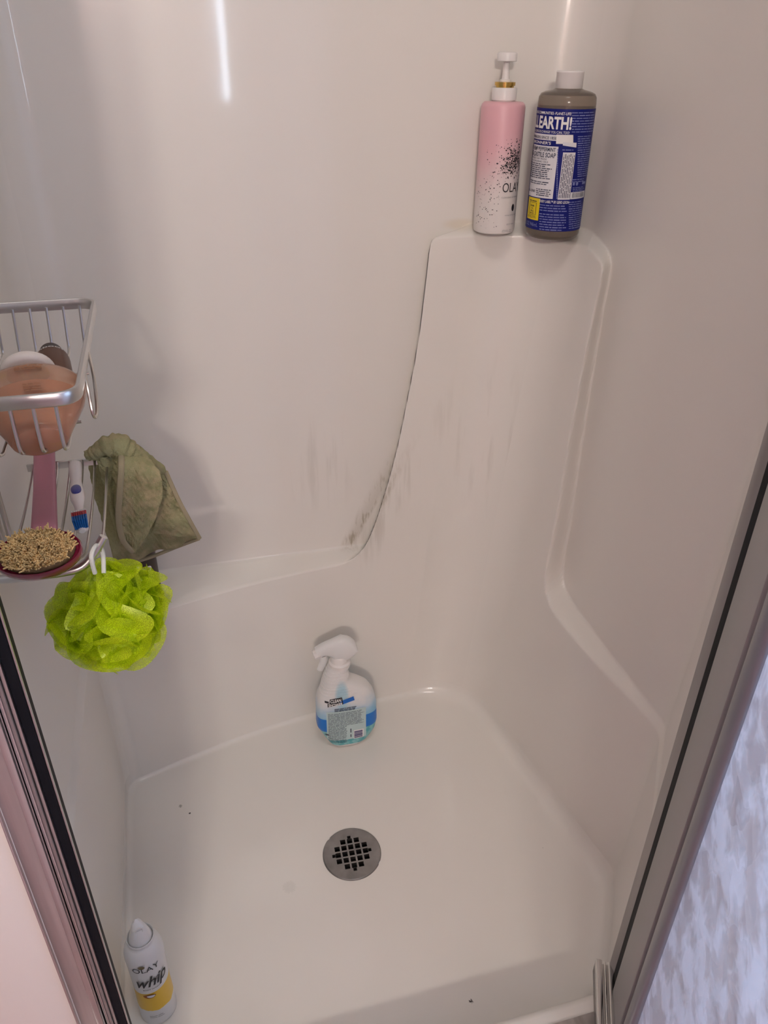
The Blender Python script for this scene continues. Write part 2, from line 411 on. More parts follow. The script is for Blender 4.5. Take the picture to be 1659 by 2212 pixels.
slab('wall_bathroom_front_right', (.69, .482, ZB), (1.50, .52, 2.40), 'bath_wall')
MB_ = MB()
MB_.box((1.45, -1.75, ZB), (1.50, .52, .85)); MB_.box((1.45, -1.75, 1.85), (1.50, .52, 2.40)); MB_.box((1.45, -1.75, .85), (1.50, -.90, 1.85)); MB_.box((1.45, -.20, .85), (1.50, .52, 1.85))
tag(MB_.build('wall_bathroom_right', 'bath_wall', smooth=False), kind='structure')
wf = MB()
for a, b in [((1.43, -.93, .82), (1.52, -.88, 1.88)), ((1.43, -.22, .82), (1.52, -.17, 1.88)), ((1.43, -.90, .82), (1.52, -.20, .87)), ((1.43, -.90, 1.83), (1.52, -.20, 1.88)), ((1.46, -.90, 1.33), (1.50, -.20, 1.37))]: wf.box(a, b)
wn = tag(wf.build('window_1_offscreen', 'white_plastic', bevel=.004), kind='structure')
mat('sky_pane', (.3, .4, .6), .3, emit=((.50, .68, 1), 2.2))
MB().box((1.475, -.885, .865), (1.48, -.215, 1.835)).build('pane_offscreen', 'sky_pane', wn, smooth=False)
# vanity lamp over the basin wall
mat('globe', (1, .95, .9), .4, emit=((1, .905, .80), VANITY))
van = thing('vanity_light_offscreen', 'chrome bar light with two glowing round globes on the pink wall', 'light', (-.42, -1.745, 1.86))
MB().box((-.20, -.0, -.05), (.20, .035, .05)).build('bar', 'chrome', van, bevel=.006)
for i in range(2):
    x = -.08+.16*i
    MB().lathe([(.025, 0), (.028, .012), (.016, .02)], 20).build('socket', 'chrome', van).matrix_local = Matrix.Translation((x, .035, 0)) @ Matrix.Rotation(-PI/2, 4, 'X')
    MB().lathe([(.06*math.sin(t), -.06*math.cos(t)) for t in np.linspace(.08, PI-.08, 14)], 24, (x, .108, 0)).build('globe_offscreen', 'globe', van)

# ------------------------------------------------------------------ floor drain
mat('drain_metal', (.30, .29, .285), .42, metal=1, var=(30, .2), bump=(90, .1, .0005))
mat('drain_dark', (.03, .028, .025), .8)
dr = thing('floor_drain', 'round dull steel drain strainer with square holes set in the white shower floor', 'drain', (DC[0], DC[1], 0), math.radians(-3))
pl = MB().lathe([(.0525, -.004), (.0525, .0012), (.0518, .0022), (.0505, .0026)], 72).build('plate', 'drain_metal', dr)
hb = MB(); pt, hs = .0124, .0047
for r, k in ((-2, 1), (-1, 2), (0, 2), (1, 2), (2, 1)):
    for c in range(-k, k+1):
        hb.box((c*pt-hs, r*pt-hs, -.02), (c*pt+hs, r*pt+hs, .02))
for sx, sy in ((1, 0), (-1, 0), (0, 1), (0, -1)):
    a = 2*pt+hs+.0002; b_ = a+.0058; w = .0031
    if sx: hb.box((min(sx*a, sx*b_), -w, -.02), (max(sx*a, sx*b_), w, .02))
    else: hb.box((-w, min(sy*a, sy*b_), -.02), (w, max(sy*a, sy*b_), .02))
# two shallow nicks in the rim
for an in (2.35, -.55): hb.add(*(lambda q: (q.v, q.f))(MB().lathe([(.006, -.02), (.006, .02)], 12, (.0565*math.cos(an), .0565*math.sin(an), 0))))
cut = hb.build('cut', 'drain_dark'); cut.location = dr.location; cut.rotation_euler = dr.rotation_euler
bmod = pl.modifiers.new('b', 'BOOLEAN'); bmod.object = cut; bmod.operation = 'DIFFERENCE'; bmod.solver = 'EXACT'
bpy.context.view_layer.update()
dg = bpy.context.evaluated_depsgraph_get(); nm = bpy.data.meshes.new_from_object(pl.evaluated_get(dg))
pl.modifiers.clear(); pl.data = nm; nm.materials.clear(); nm.materials.append(MATS['drain_metal'])
nm.polygons.foreach_set('use_smooth', [False]*len(nm.polygons))
bpy.data.objects.remove(cut)
MB().lathe([(.0515, -.0035), (.049, -.02), (.045, -.05), (.001, -.052)], 48, cap0=False).build('sump', 'drain_dark', dr)

# ------------------------------------------------------------------ bottles on the tower shelf
ZS = .9860
def bottle_map(R):
    return lambda u, v, lift: ((R+lift)*math.sin(u/R), -(R+lift)*math.cos(u/R), v)
# peppermint soap bottle
sx_, sy_ = .597, 1.170; SR = .0425
soap = thing('soap_bottle', 'large translucent brown soap bottle with blue printed label and white flip cap on tower shelf', 'bottle', (sx_, sy_, ZS), face_cam(sx_, sy_))
yf = sy_-SR*.89
zl0 = aty(1190, 500, yf)[2]-ZS; zl1 = aty(1216, 236, yf)[2]-ZS; zsh = aty(1218, 203, yf+.02)[2]-ZS; zc0 = aty(1221, 192, sy_-.015)[2]-ZS; zc1 = aty(1223, 153, sy_-.015)[2]-ZS
def soapmat():
    m = mat('soap_plastic', (.52, .44, .36), .14, trans=.75, ior=1.3); return m
soapmat(); mat('soap_liquid', (.050, .030, .014), .15, coat=.3)
mat('label_blue', (.006, .011, .15), .45, spec=.25)
mat('label_white', (.70, .69, .72), .4)
mat('label_yellow', (.75, .58, .01), .4)
prof = [(SR*.80, 0), (SR*.93, .002), (SR*.99, .008), (SR, .016), (SR, zl1+.006), (SR*.985, zl1+(zsh-zl1)*.75), (SR*.92, zsh), (SR*.78, zsh+(zc0-zsh)*.42), (SR*.55, zsh+(zc0-zsh)*.78), (.0175, zc0+.001), (.0165, zc0+.006)]
MB().lathe(prof, 56).build('bottle_body', 'soap_plastic', soap, sharp=60)
MB().lathe([(SR*.78, .0015), (SR*.95, .006), (SR*.965, .016), (SR*.965, zl1-.03)], 48).build('liquid', 'soap_liquid', soap)
MB().lathe([(.0190, zc0), (.0196, zc0+.001), (.0196, zc0+.020), (.0199, zc0+.0205), (.0199, zc1-.0015), (.0188, zc1)], 40).build('flip_cap', 'white_plastic', soap)
bm_ = bottle_map(SR)
lb = Print(bm_); n = 96
lb.mb.grid([[bm_(2*PI*SR*i/n, z, .0003) for i in range(n)] for z in np.linspace(zl0, zl1, 3)], wrap_u=True)
lo = lb.build('label', 'label_blue', soap)
def sl(zx, zy):      # crop coordinates of the label -> (arc, height)
    v = (zy-100)/1900.; c = 615-195*v; hw = 448-36*v
    return SR*math.asin(max(-1, min(1, (zx-c)/hw))), zl1-(zl1-zl0)*v
def srect(p, x0, y0, x1, y1, lift=.0005):
    a, b = sl(x0, (y0+y1)/2), sl(x1, (y0+y1)/2); p.rect(a[0], sl(0, y1)[1], b[0], sl(0, y0)[1], lift)
def stext(p, t, x0, x1, yb, h, bold=.0, lift=.0008):
    a, b = sl(x0, yb), sl(x1, yb); p.text(t, a[0], a[1], h*(zl1-zl0)/1900, w=b[0]-a[0], bold=bold, lift=lift)
p = Print(bm_)
p = Print(bm_); stext(p, 'ONE-COMMUNITIES', 170, 435, 185, 42, .01); p.build('label_lettering', 'ink_white', soap)
p = Print(bm_); stext(p, '-PLANET-LIFE!', 445, 690, 185, 42, .01); p.build('label_lettering', 'ink_white', soap)
p = Print(bm_); stext(p, 'EARTH!', 212, 690, 390, 180, .035); p.build('label_lettering', 'ink_white', soap)
p = Print(bm_); a_, z_ = sl(205, 390); p.text('ALL', 0, z_, 180*(zl1-zl0)/1900, w=.020, right=a_-.0005, bold=.03, lift=.0008); p.build('label_lettering', 'ink_white', soap)
p = Print(bm_); stext(p, 'BILLIONS DO.CHANGE! YOU CAN, TOO!', 150, 665, 462, 40, .005); p.build('label_lettering', 'ink_white', soap)
p = Print(bm_); stext(p, "DR.BRONNER'S", 120, 395, 632, 46, .01); p.build('label_lettering', 'ink_white', soap)
p = Print(bm_); stext(p, "EVERY LABEL\u2122 BY GERD LESON", 235, 665, 1540, 44, .01); p.build('label_lettering', 'ink_white', soap)
p = Print(bm_)
srect(p, 118, 480, 480, 570); srect(p, 100, 655, 470, 1470); srect(p, 540, 738, 720, 1475); srect(p, 690, 1360, 890, 1470)
p.build('label_panel', 'label_white', soap)
p = Print(bm_)
stext(p, 'SOAPMAKERS SINCE 1858', 122, 480, 552, 44, .01)
stext(p, 'PURE HEMP PEPPERMINT', 110, 468, 735, 62, .015); stext(p, 'PURE-CASTILE SOAP', 104, 468, 828, 74, .02)
stext(p, 'FORTIFIED FAIR TRADE', 110, 335, 870, 26); stext(p, 'WITH ORGANIC OILS', 105, 355, 912, 26)
K = (zl1-zl0)/1900
def vs(y0, y1, st): return [sl(0, y)[1] for y in np.arange(y0, y1, st)]
for y0, y1, x0, x1 in ((940, 1280, 95, 440), (1335, 1450, 185, 405)):
    for y in np.arange(y0, y1, 31):
        if 1160 < y < 1200: continue
        p.lines(sl(x0, y)[0], sl(x1, y)[0], [sl(0, y)[1]], 15*K, lift=.0008)
stext(p, 'ALL-ONE!', 70, 165, 1395, 40, .02)
for xx in np.linspace(560, 705, 7): p.lines(sl(0, 1450)[1], sl(0, 760)[1], [sl(xx-(0), 1100)[0]], .0011, lift=.0008, vertical=True, jag=.05)
for i in range(26):
    x = 715+random.random()*0+i*6.2; w = random.choice((1.6, 2.6, 3.6)); srect(p, x, 1370, x+w, 1450, .0008)
p.build('label_small_print', 'ink_dark', soap)
p = Print(bm_)
def sblock(x0, x1, y0, y1, st, h=13, jag=.2, slant=0):
    for y in np.arange(y0, y1, st): p.lines(sl(x0, y)[0], sl(x1, y)[0], [sl(0, y)[1]], h*K, jag=jag, lift=.0007)
sblock(700, 1040, 150, 470, 40, 15); sblock(790, 985, 500, 1130, 34, 14); sblock(700, 900, 1160, 1200, 34); sblock(720, 890, 1290, 1350, 26, 11)
sblock(240, 640, 1580, 1700, 42, 16); sblock(235, 630, 1725, 1990, 42, 15); sblock(665, 860, 1520, 1980, 36, 14); sblock(565, 750, 700, 712, 30, 14)
stext(p, '32 OZ 946mL', 20, 205, 1950, 66, 0)
for y in np.arange(690, 1470, 34): p.lines(sl(0, y+26)[1], sl(0, y)[1], [sl(500-(y-690)*.01, y)[0]], .0014, vertical=True, lift=.0007, jag=.0)
srect(p, 722, 1205, 752, 1250, .0007); p.disc(*sl(785, 1228), .0022, .0026); srect(p, 860, 1205, 905, 1245, .0007)
p.build('label_small_print', 'ink_pale', soap)
p = Print(bm_); u0, v0 = sl(62, 1660); u1 = sl(232, 1660)[0]; va, vb = sl(0, 1845)[1], sl(0, 1485)[1]
p.rect(u0, va, u1, vb, .0008); p.build('seal', 'label_yellow', soap)
p = Print(bm_); du = u1-u0; dv = vb-va
for q in ((.2, .22, .8, .235), (.2, .78, .8, .795), (.2, .22, .23, .795), (.77, .22, .8, .795)): p.rect(u0+du*q[0], va+dv*q[1], u0+du*q[2], va+dv*q[3], .0011)
p.lines(u0+du*.2, u1-du*.2, [va+dv*.86], dv*.04, lift=.0011, jag=0); p.lines(u0+du*.12, u1-du*.12, [va+dv*.16, va+dv*.1], dv*.02, lift=.0011, jag=0)
p.text('FAIR', u0+du*.34, va+dv*.60, dv*.075, w=du*.32, bold=.03, lift=.0011); p.text('TO', u0+du*.42, va+dv*.49, dv*.06, w=du*.15, bold=.03, lift=.0011); p.text('ALL', u0+du*.36, va+dv*.37, dv*.075, w=du*.28, bold=.03, lift=.0011); p.lines(u0+du*.3, u1-du*.3, [va+dv*.30], dv*.03, lift=.0011, jag=0)
p.build('seal_print', 'ink_black', soap)
p = Print(bm_)
def stick(pts):
    a, b, c, d = [np.array(sl(*q)) for q in pts]
    p.mb.grid([[bm_(*((a*(1-u)+b*u)*(1-v)+(d*(1-u)+c*u)*v), .0013) for u in np.linspace(0, 1, 9)] for v in np.linspace(0, 1, 5)])
stick([(478, 474), (720, 472), (722, 606), (474, 612)]); p2 = p; p = Print(bm_); stick([(575, 580), (770, 590), (765, 662), (572, 632)])
p.build('torn_sticker', 'label_white', soap); p2.build('torn_sticker', 'white_plastic', soap)

# pink pump bottle
px_, py_ = .520, 1.226; PR = .0335
pump = thing('pump_bottle', 'pink to white pump bottle with black speckles and gold collar on tower shelf', 'bottle', (px_, py_, ZS), face_cam(px_, py_))
yf = py_-PR*.9
zb1 = aty(1082, 222, yf+.006)[2]-ZS; zk1 = aty(1084, 190, py_-.018)[2]-ZS; zg0 = aty(1085, 186, py_-.015)[2]-ZS; zg1 = aty(1086, 178, py_-.015)[2]-ZS; zh0 = aty(1088, 132, py_-.015)[2]-ZS; zh1 = aty(1089, 112, py_-.015)[2]-ZS
m = mat('pump_body', (.75, .70, .68), .4, coat=.1); g = NG(m); tcn = g.n.new('ShaderNodeTexCoord'); sxn = g.n.new('ShaderNodeSeparateXYZ'); g.L.new(tcn.outputs['Object'], sxn.inputs[0])
hgt = g.math('ADD', sxn.outputs[2], g.math('MULTIPLY', sxn.outputs[0], -.55))
g.L.new(g.mix(g.rng(hgt, zb1*.22, zb1*.78), (.76, .72, .69), (.76, .43, .47)), g.n['Principled BSDF'].inputs['Base Color'])
MB().lathe([(PR*.86, 0), (PR*.97, .002), (PR, .007), (PR, zb1-.007), (PR*.97, zb1-.003), (PR*.88, zb1), (.017, zb1+.001)], 56).build('bottle_body', 'pump_body', pump, sharp=50)
MB().lathe([(.0165, zb1), (.0165, zb1+.002), (.0185, zb1+.0025), (.0188, zk1-.001), (.0180, zk1)], 40).build('collar', 'white_plastic', pump)
MB().lathe([(.0135, zk1), (.0135, zg0), (.0155, zg0+.0002), (.0155, zg1), (.012, zg1+.0005)], 40).build('gold_ring', 'gold', pump)
MB().lathe([(.0085, zg1), (.0085, zg1+.003), (.0058, zg1+.004), (.0052, zg1+.012), (.0048, zh0)], 24).build('pump_stem', 'white_plastic', pump)
hd = MB().lathe([(.013, zh0-.0005), (.0148, zh0), (.0150, zh1-.003), (.0138, zh1-.0008), (.011, zh1)], 36)
hd.tube(smooth_path([(0, .005, zh0+.006), (0, .022, zh0+.006), (0, .030, zh0+.003), (0, .032, zh0-.004)], 5), [.0048]*15+[.004], 10)
hd.build('pump_head', 'white_plastic', pump)
bp_ = bottle_map(PR); p = Print(bp_)
def pl_(zx, zy):    # crop 899x2212 of the pump bottle
    v = (zy-150)/1900.; c = 490-95*v; hw = 345-25*v
    return PR*math.asin(max(-.999, min(.999, (zx-c)/hw))), zb1*(1-v)
for i in range(560):
    t = random.random()
    if i < 400: x = 760-abs(random.gauss(0, 130)); y = 900+random.gauss(0, 130)+(760-x)*.55
    else: x = random.uniform(130, 600); y = 1150+(600-x)*1.1+random.gauss(0, 330)
    if y < 640 or y > 2000 or x < 100 or x > 800: continue
    if y > 1240 and x > 500 and y < 1980: continue
    u, v = pl_(x, y); s_ = random.uniform(.00035, .0010)*(1.1 if i < 400 else .8)
    p.disc(u, v, s_*random.uniform(.6, 1.6), s_, n=6)
p.build('speckles', 'ink_black', pump)
p = Print(bp_); kx = zb1/1900
u, v = pl_(515, 1400); p.text('OLAY', u, v, 145*kx, w=.036)
p.disc(*pl_(680, 1640), .0032, 62*kx*.9)
p.build('brand_lettering', 'ink_black', pump)
for t_, x_, y_, h_, w_ in (('CLEANSING & FIRMING', 505, 1490, 24, .034), ('+HYALURONIC ACID', 560, 1760, 22, .026), ('BODY WASH', 595, 1900, 24, .016), ('17.9 FL OZ', 530, 2010, 42, .018)):
    p = Print(bp_); u, v = pl_(x_, y_); p.text(t_, u, v, h_*kx, w=w_); p.build('small_lettering', 'ink_grey', pump)

# ------------------------------------------------------------------ spray bottle on the floor
bx, by = .242, 1.116
spr = thing('spray_bottle', 'white and blue trigger spray cleaner bottle standing on the shower floor', 'spray bottle', (bx, by, .004), math.radians(-2))
def sp(zx, zy, dy=0):
    q = aty(640+zx/6.9125, 1350+zy/6.9125, by+dy); return q[0]-bx, q[2]-.004
# left and right silhouette in the crop, from base to neck
left = [(560, 1880, 0), (470, 1790, 0), (400, 1700, 0), (335, 1590, 0), (312, 1380, 0), (298, 1150, 0), (315, 1060, 0), (375, 930, 0), (392, 830, 0), (440, 690, 0), (485, 590, 0), (495, 560, 0)]
right = [(1000, 1825, 0), (1090, 1730, 0), (1150, 1620, 0), (1185, 1490, 0), (1186, 1300, 0), (1180, 1060, 0), (1150, 960, 0), (1070, 860, 0), (960, 815, 0), (830, 775, 0), (770, 740, 0)]
def bl_dy(y): return -.031*max(0, min(1, (y-1300)/400))
Lp = np.array(sorted([sp(x, y, bl_dy(y)) for x, y, _ in left], key=lambda q: q[1])); Rp = np.array(sorted([sp(x, y, bl_dy(y)) for x, y, _ in right], key=lambda q: q[1]))
dz0 = max(0, min(Lp[0, 1], Rp[0, 1])); Lp[:, 1] -= dz0*0; 
ztop = Lp[-1, 1]; zsh = Rp[-1, 1]
# neck: right side with a finger notch
xr_neck = [(770, 740), (788, 700), (770, 665), (745, 640), (790, 600), (795, 560)]
Rn = np.array([sp(x, y) for x, y in xr_neck])
RR = np.vstack([Rp[:-1], Rn]); o_ = np.argsort(RR[:, 1]); RR = RR[o_]
zs = np.concatenate([[0, .002, .006], np.linspace(.012, ztop, 56)])
rg = []; NA = 44; shape = []
for z in zs:
    xl = np.interp(z, Lp[:, 1], Lp[:, 0]); xr = np.interp(z, RR[:, 1], RR[:, 0]); c = (xl+xr)/2; a = (xr-xl)/2
    k = np.clip((z-.13)/(ztop-.13), 0, 1); b = .030*(1-k)+.0165*k
    lo_ = min(1, .72+.28*math.sqrt(min(1, z/.012))); 
    if z < .012: a *= .93+.07*z/.012; b *= lo_
    pw = 3.2*(1-k)+2.0*k
    shape.append((z, c, a, b, pw))
    rg.append([(c+a*np.sign(math.cos(t))*abs(math.cos(t))**(2/pw), b*np.sign(math.sin(t))*abs(math.sin(t))**(2/pw), z) for t in np.arange(NA)*2*PI/NA])
sh = np.array(shape)
m = mat('spray_body', (.78, .77, .76), .35, coat=.1); g = NG(m); tcn = g.n.new('ShaderNodeTexCoord'); sxn = g.n.new('ShaderNodeSeparateXYZ'); g.L.new(tcn.outputs['Object'], sxn.inputs[0])
pos = tcn.outputs['Object']; Xo, Yo, Zo = sxn.outputs
zb_lo, zb_hi = sp(400, 1625, -.026)[1], sp(400, 1440, -.026)[1]; zt1 = .011; zwash = sp(600, 1000)[1]
nz = g.noise(pos, 28, 3)
col = g.mix(g.rng(g.math('ADD', Zo, g.math('MULTIPLY', nz, .05)), zb_hi+.085, zb_hi+.02), (.78, .77, .76), (.22, .50, .72))
lob = g.math('ADD', g.math('POWER', g.math('DIVIDE', g.math('ADD', Xo, .020), .014), 2), g.math('POWER', g.math('DIVIDE', g.math('SUBTRACT', Zo, sp(640, 930)[1]), .035), 2))
col = g.mix(g.math('MULTIPLY', g.rng(lob, 1.3, .2), .65), col, (.25, .55, .68))
zz = Zo
col = g.mix(g.rng(zz, zb_hi, zb_hi-.0005), col, (.005, .17, .60))
col = g.mix(g.rng(zz, zb_lo, zb_lo-.0005), col, g.mix(g.rng(g.noise(pos, 90, 4), .4, .6), (.10, .40, .44), (.25, .55, .56)))
col = g.mix(g.rng(zz, zt1, zt1-.0005), col, (.76, .76, .75))
g.L.new(col, g.n['Principled BSDF'].inputs['Base Color'])
body = MB().rings(rg); body.build('bottle_body', 'spray_body', spr, sharp=50)
# grip ribs on the neck
for i in range(9):
    z = sp(500, 940)[1]+(sp(500, 610)[1]-sp(500, 940)[1])*i/8
    c, a, b, pw = [np.interp(z, sh[:, 0], sh[:, q]) for q in (1, 2, 3, 4)]
    P_ = [(c+(a+.0006)*np.sign(math.cos(t))*abs(math.cos(t))**(2/pw), (b+.0006)*np.sign(math.sin(t))*abs(math.sin(t))**(2/pw), z) for t in np.linspace(PI*.9, PI*1.62, 14)]
    MB().tube(P_, [.0003]+[.0010]*12+[.0003], 8).build('grip_rib', 'spray_body', spr)
def spf(u, v, lift):     # front face of the body
    c, a, b, pw = [np.interp(v, sh[:, 0], sh[:, q]) for q in (1, 2, 3, 4)]
    t = min(.999, abs((u-c)/a)); return (u, -b*(1-t**pw)**(1/pw)-lift, v)
FR = -.031
def sq(zx, zy): return sp(zx, zy, FR)
def sline(p, x0, y0, x1, y1, h, jag=.15):
    (u0, v0), (u1, v1) = sq(x0, y0), sq(x1, y1); p.lines(u0, u1, [(v0+v1)/2], h, jag=jag)
p = Print(spf); a, b = sq(480, 1770), sq(1040, 1330)
mat('panel_teal', (.50, .64, .64), .4)
p.rect(a[0], a[1], sq(1050, 1500)[0], sq(700, 1290)[1], .0008); p.build('back_panel', 'panel_teal', spr)
u0, u1 = sq(490, 1500)[0], sq(1030, 1500)[0]; zt, zb = sq(700, 1320)[1], sq(700, 1760)[1]
p = Print(spf)
for i, v in enumerate(np.linspace(zt, zb, 25)):
    e = u1 if i < 11 else u0+(u1-u0)*.52
    p.lines(u0, e, [v], .0012, jag=.12, lift=.0011)
for i in range(3): p.lines(sq(580, 1280)[0], sq(910, 1280)[0], [zt+.006+.0032*i], .0017, jag=.1, lift=.0011)
for i, (a_, h_) in enumerate(((0, .010), (.013, .014))): p.rect(u0+(u1-u0)*.60, zb+.012+a_, u0+(u1-u0)*.625, zb+.012+a_+h_*.8, .0011)
p.disc(sq(478, 1700)[0], sq(478, 1700)[1]+.004, .0042, .0024, .0012)
p.build('small_print', 'ink_dark', spr)
bu0, bu1 = u0+(u1-u0)*.69, u0+(u1-u0)*.97; bv0 = zb+.006; bv1 = bv0+.024
p = Print(spf); p.rect(bu0, bv0, bu1, bv1, .0011); p.build('barcode_panel', 'ink_white', spr)
p = Print(spf); v = bv0+.002
mat('ink_violet', (.10, .09, .22), .5)
while v < bv1-.003:
    h_ = random.choice((.0006, .0011, .0018, .003)); p.rect(bu0+.001, v, bu1-.0025, v+h_, .0014); v += h_+random.choice((.0006, .001))
p.build('barcode', 'ink_violet', spr)
p = Print(spf); a = sq(600, 1240); b = sq(880, 1150)
mat('band_blue', (.01, .14, .55), .4)
p.poly([(a[0]+.008, a[1]+.004), (b[0], a[1]+.012), (b[0]-.002, a[1]+.021), (a[0]+.010, a[1]+.014)], .0012); p.build('brand_band', 'band_blue', spr)
p = Print(spf); a = sq(490, 1250)
p.poly([(a[0]-.001, a[1]-.001), (a[0]+.030, a[1]+.005), (a[0]+.028, a[1]+.021), (a[0]+.004, a[1]+.018), (a[0]+.003, a[1]+.009), (a[0]-.001, a[1]+.008)], .0014)
p.poly([(a[0]-.006, a[1]+.010), (a[0]+.001, a[1]+.009), (a[0]+.002, a[1]+.013), (a[0]-.006, a[1]+.014)], .0014); p.build('brand_plate', 'ink_black', spr)
p = Print(spf); p.text('CLEAN', a[0]+.005, a[1]+.0105, .0072, w=.0215, bold=.03, rot=.06, shear=.15, lift=.0018)
p.text('SHOWER', a[0]+.0005, a[1]+.0012, .0068, w=.028, bold=.03, rot=.06, shear=.15, lift=.0018); p.build('brand_lettering', 'ink_white', spr)
# collar, sprayer head, nozzle, trigger (frosted)
mat('frosted', (.84, .84, .83), .38, trans=.10, ior=1.35)
cn = np.interp(ztop, sh[:, 0], sh[:, 1])
zc = ztop
MB().lathe([(.0185, zc-.010), (.0212, zc-.008), (.0214, zc-.001), (.0175, zc+.002), (.0165, zc+.014), (.0150, zc+.016)], 32, (cn, 0, 0)).build('collar', 'white_plastic', spr)
hz0 = zc+.014
def hs(zx, zy): q = sp(zx, zy); return q
# head: side outline (x along the spray direction), swept by width
top = [hs(280, 370), hs(400, 290), hs(560, 215), hs(680, 170), hs(790, 185), hs(870, 240), hs(905, 320)]
bot = [hs(345, 470), hs(440, 440), hs(530, 470), hs(545, 500), hs(640, 505), hs(745, 490), hs(905, 335)]
rgh = []
for i, t in enumerate(np.linspace(0, 1, 15)):
    a = np.array([np.interp(t, np.linspace(0, 1, 7), [q[j] for q in top]) for j in (0, 1)]); b = np.array([np.interp(t, np.linspace(0, 1, 7), [q[j] for q in bot]) for j in (0, 1)])
    c = (a+b)/2; d = (a-b)/2; w = np.interp(t, (0, .3, .5, .9, 1), (.010, .0105, .015, .0165, .013))
    rgh.append([(c[0]+d[0]*np.sign(math.sin(q))*abs(math.sin(q))**.7, w*np.sign(math.cos(q))*abs(math.cos(q))**.7, c[1]+d[1]*np.sign(math.sin(q))*abs(math.sin(q))**.7) for q in np.arange(20)*2*PI/20])
MB().rings(rgh).build('sprayer_head', 'frosted', spr, sharp=60)
nx, nz_ = (np.array(hs(300, 395))+np.array(hs(360, 450)))/2
noz = MB().lathe([(.0095, 0), (.0105, .001), (.0105, .012), (.0085, .014)], 8)
no = noz.build('nozzle', 'white_plastic', spr, sharp=30)
dirv = Vector((top[0][0]-top[3][0], 0, top[0][1]-top[3][1])).normalized()
no.matrix_local = Matrix.Translation((nx+.004, 0, nz_)) @ dirv.to_track_quat('Z', 'Y').to_matrix().to_4x4()
tr = [hs(400, 470), hs(410, 540), hs(385, 610), hs(350, 690)]
MB().tube(smooth_path([(x, 0, z) for x, z in tr], 5), [.0065]*6+[.0062]*5+[.0055]*4+[.0035], 10, flat=(1.2, .75)).build('trigger', 'frosted', spr)
MB().tube([(cn+.002, 0, zc+.010), (cn+.002, 0, zc+.03)], .010, 20).build('pump_core', 'ink_grey', spr)

# ------------------------------------------------------------------ foam can by the left wall
fx, fy = -.155, .672; FRd = .0265
can = thing('foam_can', 'white and yellow foaming body wash can standing in the floor corner by the jamb', 'spray can', (fx, fy, .004), face_cam(fx, fy)+math.radians(2))
def cz(py, off=FRd): return aty(320, py, fy-off)[2]-.004
zA = .160; zN = .186; zT = .217
m = mat('can_paint', (.74, .74, .74), .35, coat=.2); g = NG(m); tcn = g.n.new('ShaderNodeTexCoord'); sxn = g.n.new('ShaderNodeSeparateXYZ'); g.L.new(tcn.outputs['Object'], sxn.inputs[0])
zy1, zy0 = cz(2148), cz(2188)
wv = g.math('ADD', sxn.outputs[2], g.math('MULTIPLY', g.math('SUBTRACT', g.noise(tcn.outputs['Object'], 60, 2), .5), .012))
up_ = g.math('ADD', sxn.outputs[2], g.math('MULTIPLY', sxn.outputs[0], -.12))
msk = g.math('MULTIPLY', g.rng(up_, zy1, zy1-.0006), g.rng(wv, zy0-.001, zy0))
g.L.new(g.mix(msk, (.74, .74, .74), (.80, .50, .02)), g.n['Principled BSDF'].inputs['Base Color'])
MB().lathe([(FRd*.9, 0), (FRd, .002), (FRd*1.01, .006), (FRd*.985, .03), (FRd*.96, .07), (FRd*.98, zA*.80), (FRd*1.01, zA*.93), (FRd*.985, zA*.99), (FRd*.9, zA+.008), (FRd*.76, zA+.0155), (FRd*.68, zA+.0175), (FRd*.69, zN-.004), (FRd*.70, zN-.001), (FRd*.68, zN), (FRd*.65, zN-.001), (FRd*.64, zN-.008)], 48, cap1=True).build('can_body', 'can_paint', can, sharp=50)
mat('cap_white', (.76, .76, .76), .3)
rgc = []
for t in np.linspace(0, 1, 16):
    r = np.interp(t, (0, .12, .45, .80, .94, 1), (.0162, .0160, .0125, .0085, .0062, .003)); z = zN-.007+(zT-zN+.007)*t
    rgc.append([(r*math.cos(q), r*math.sin(q)-.001*t, z+(.004*t*math.sin(q) if t > .8 else 0)) for q in np.arange(28)*2*PI/28])
noz = MB().rings(rgc).build('nozzle_cap', 'cap_white', can)
MB().tube([(.0045*math.cos(q), -.0085+.0012*math.sin(q)*0-.0006, zT-.008+.0065*math.sin(q)) for q in np.arange(20)*2*PI/20], .0006, 6, closed=True).build('thumb_groove', 'white_plastic', can)
bc = bottle_map(FRd*.985); p = Print(bc)
uo = -.013
p.text('OLAY', uo-.010, cz(2099), .0110, w=.036, lift=.0014)
p.text('whip', uo-.008, cz(2133), .024, w=.044, bold=.012, rot=.10, shear=.5, lift=.0014)
p.poly([(uo+.016, cz(2122)), (uo+.0335, cz(2112)), (uo+.034, cz(2113)+.0006), (uo+.016, cz(2121)+.0004)], .0014)
p.text('BODY WASH', uo-.002, cz(2139), .0028, w=.022, bold=.01, rot=.03, lift=.0014); p.text('FOAMING', uo+.010, cz(2124), .003, w=.012, rot=.16, bold=.01, lift=.0014)
p.build('lettering', 'ink_black', can)
mat('almond', (.30, .10, .03), .5); mat('badge', (.16, .12, .05), .35)
p = Print(bc); p.disc(uo+.003, cz(2088)+.001, .0045, .0038, .0014); p.build('badge', 'badge', can)
p = Print(bc); p.poly([(uo+.004+.0085*math.cos(q), cz(2151)+.0068*math.sin(q)) for q in np.linspace(-PI, 0, 14)], .0014); p.build('almond_picture', 'almond', can)
p = Print(bc); p.poly([(uo+.006+.0055*math.cos(q), cz(2151)+.0045*math.sin(q)) for q in np.linspace(-PI, 0, 14)], .0018); p.build('almond_picture', 'label_white', can)
p = Print(bc); p.lines(uo-.003, uo+.018, [cz(2198), cz(2201)], .0013, lift=.0014); p.build('small_print', 'ink_grey', can)

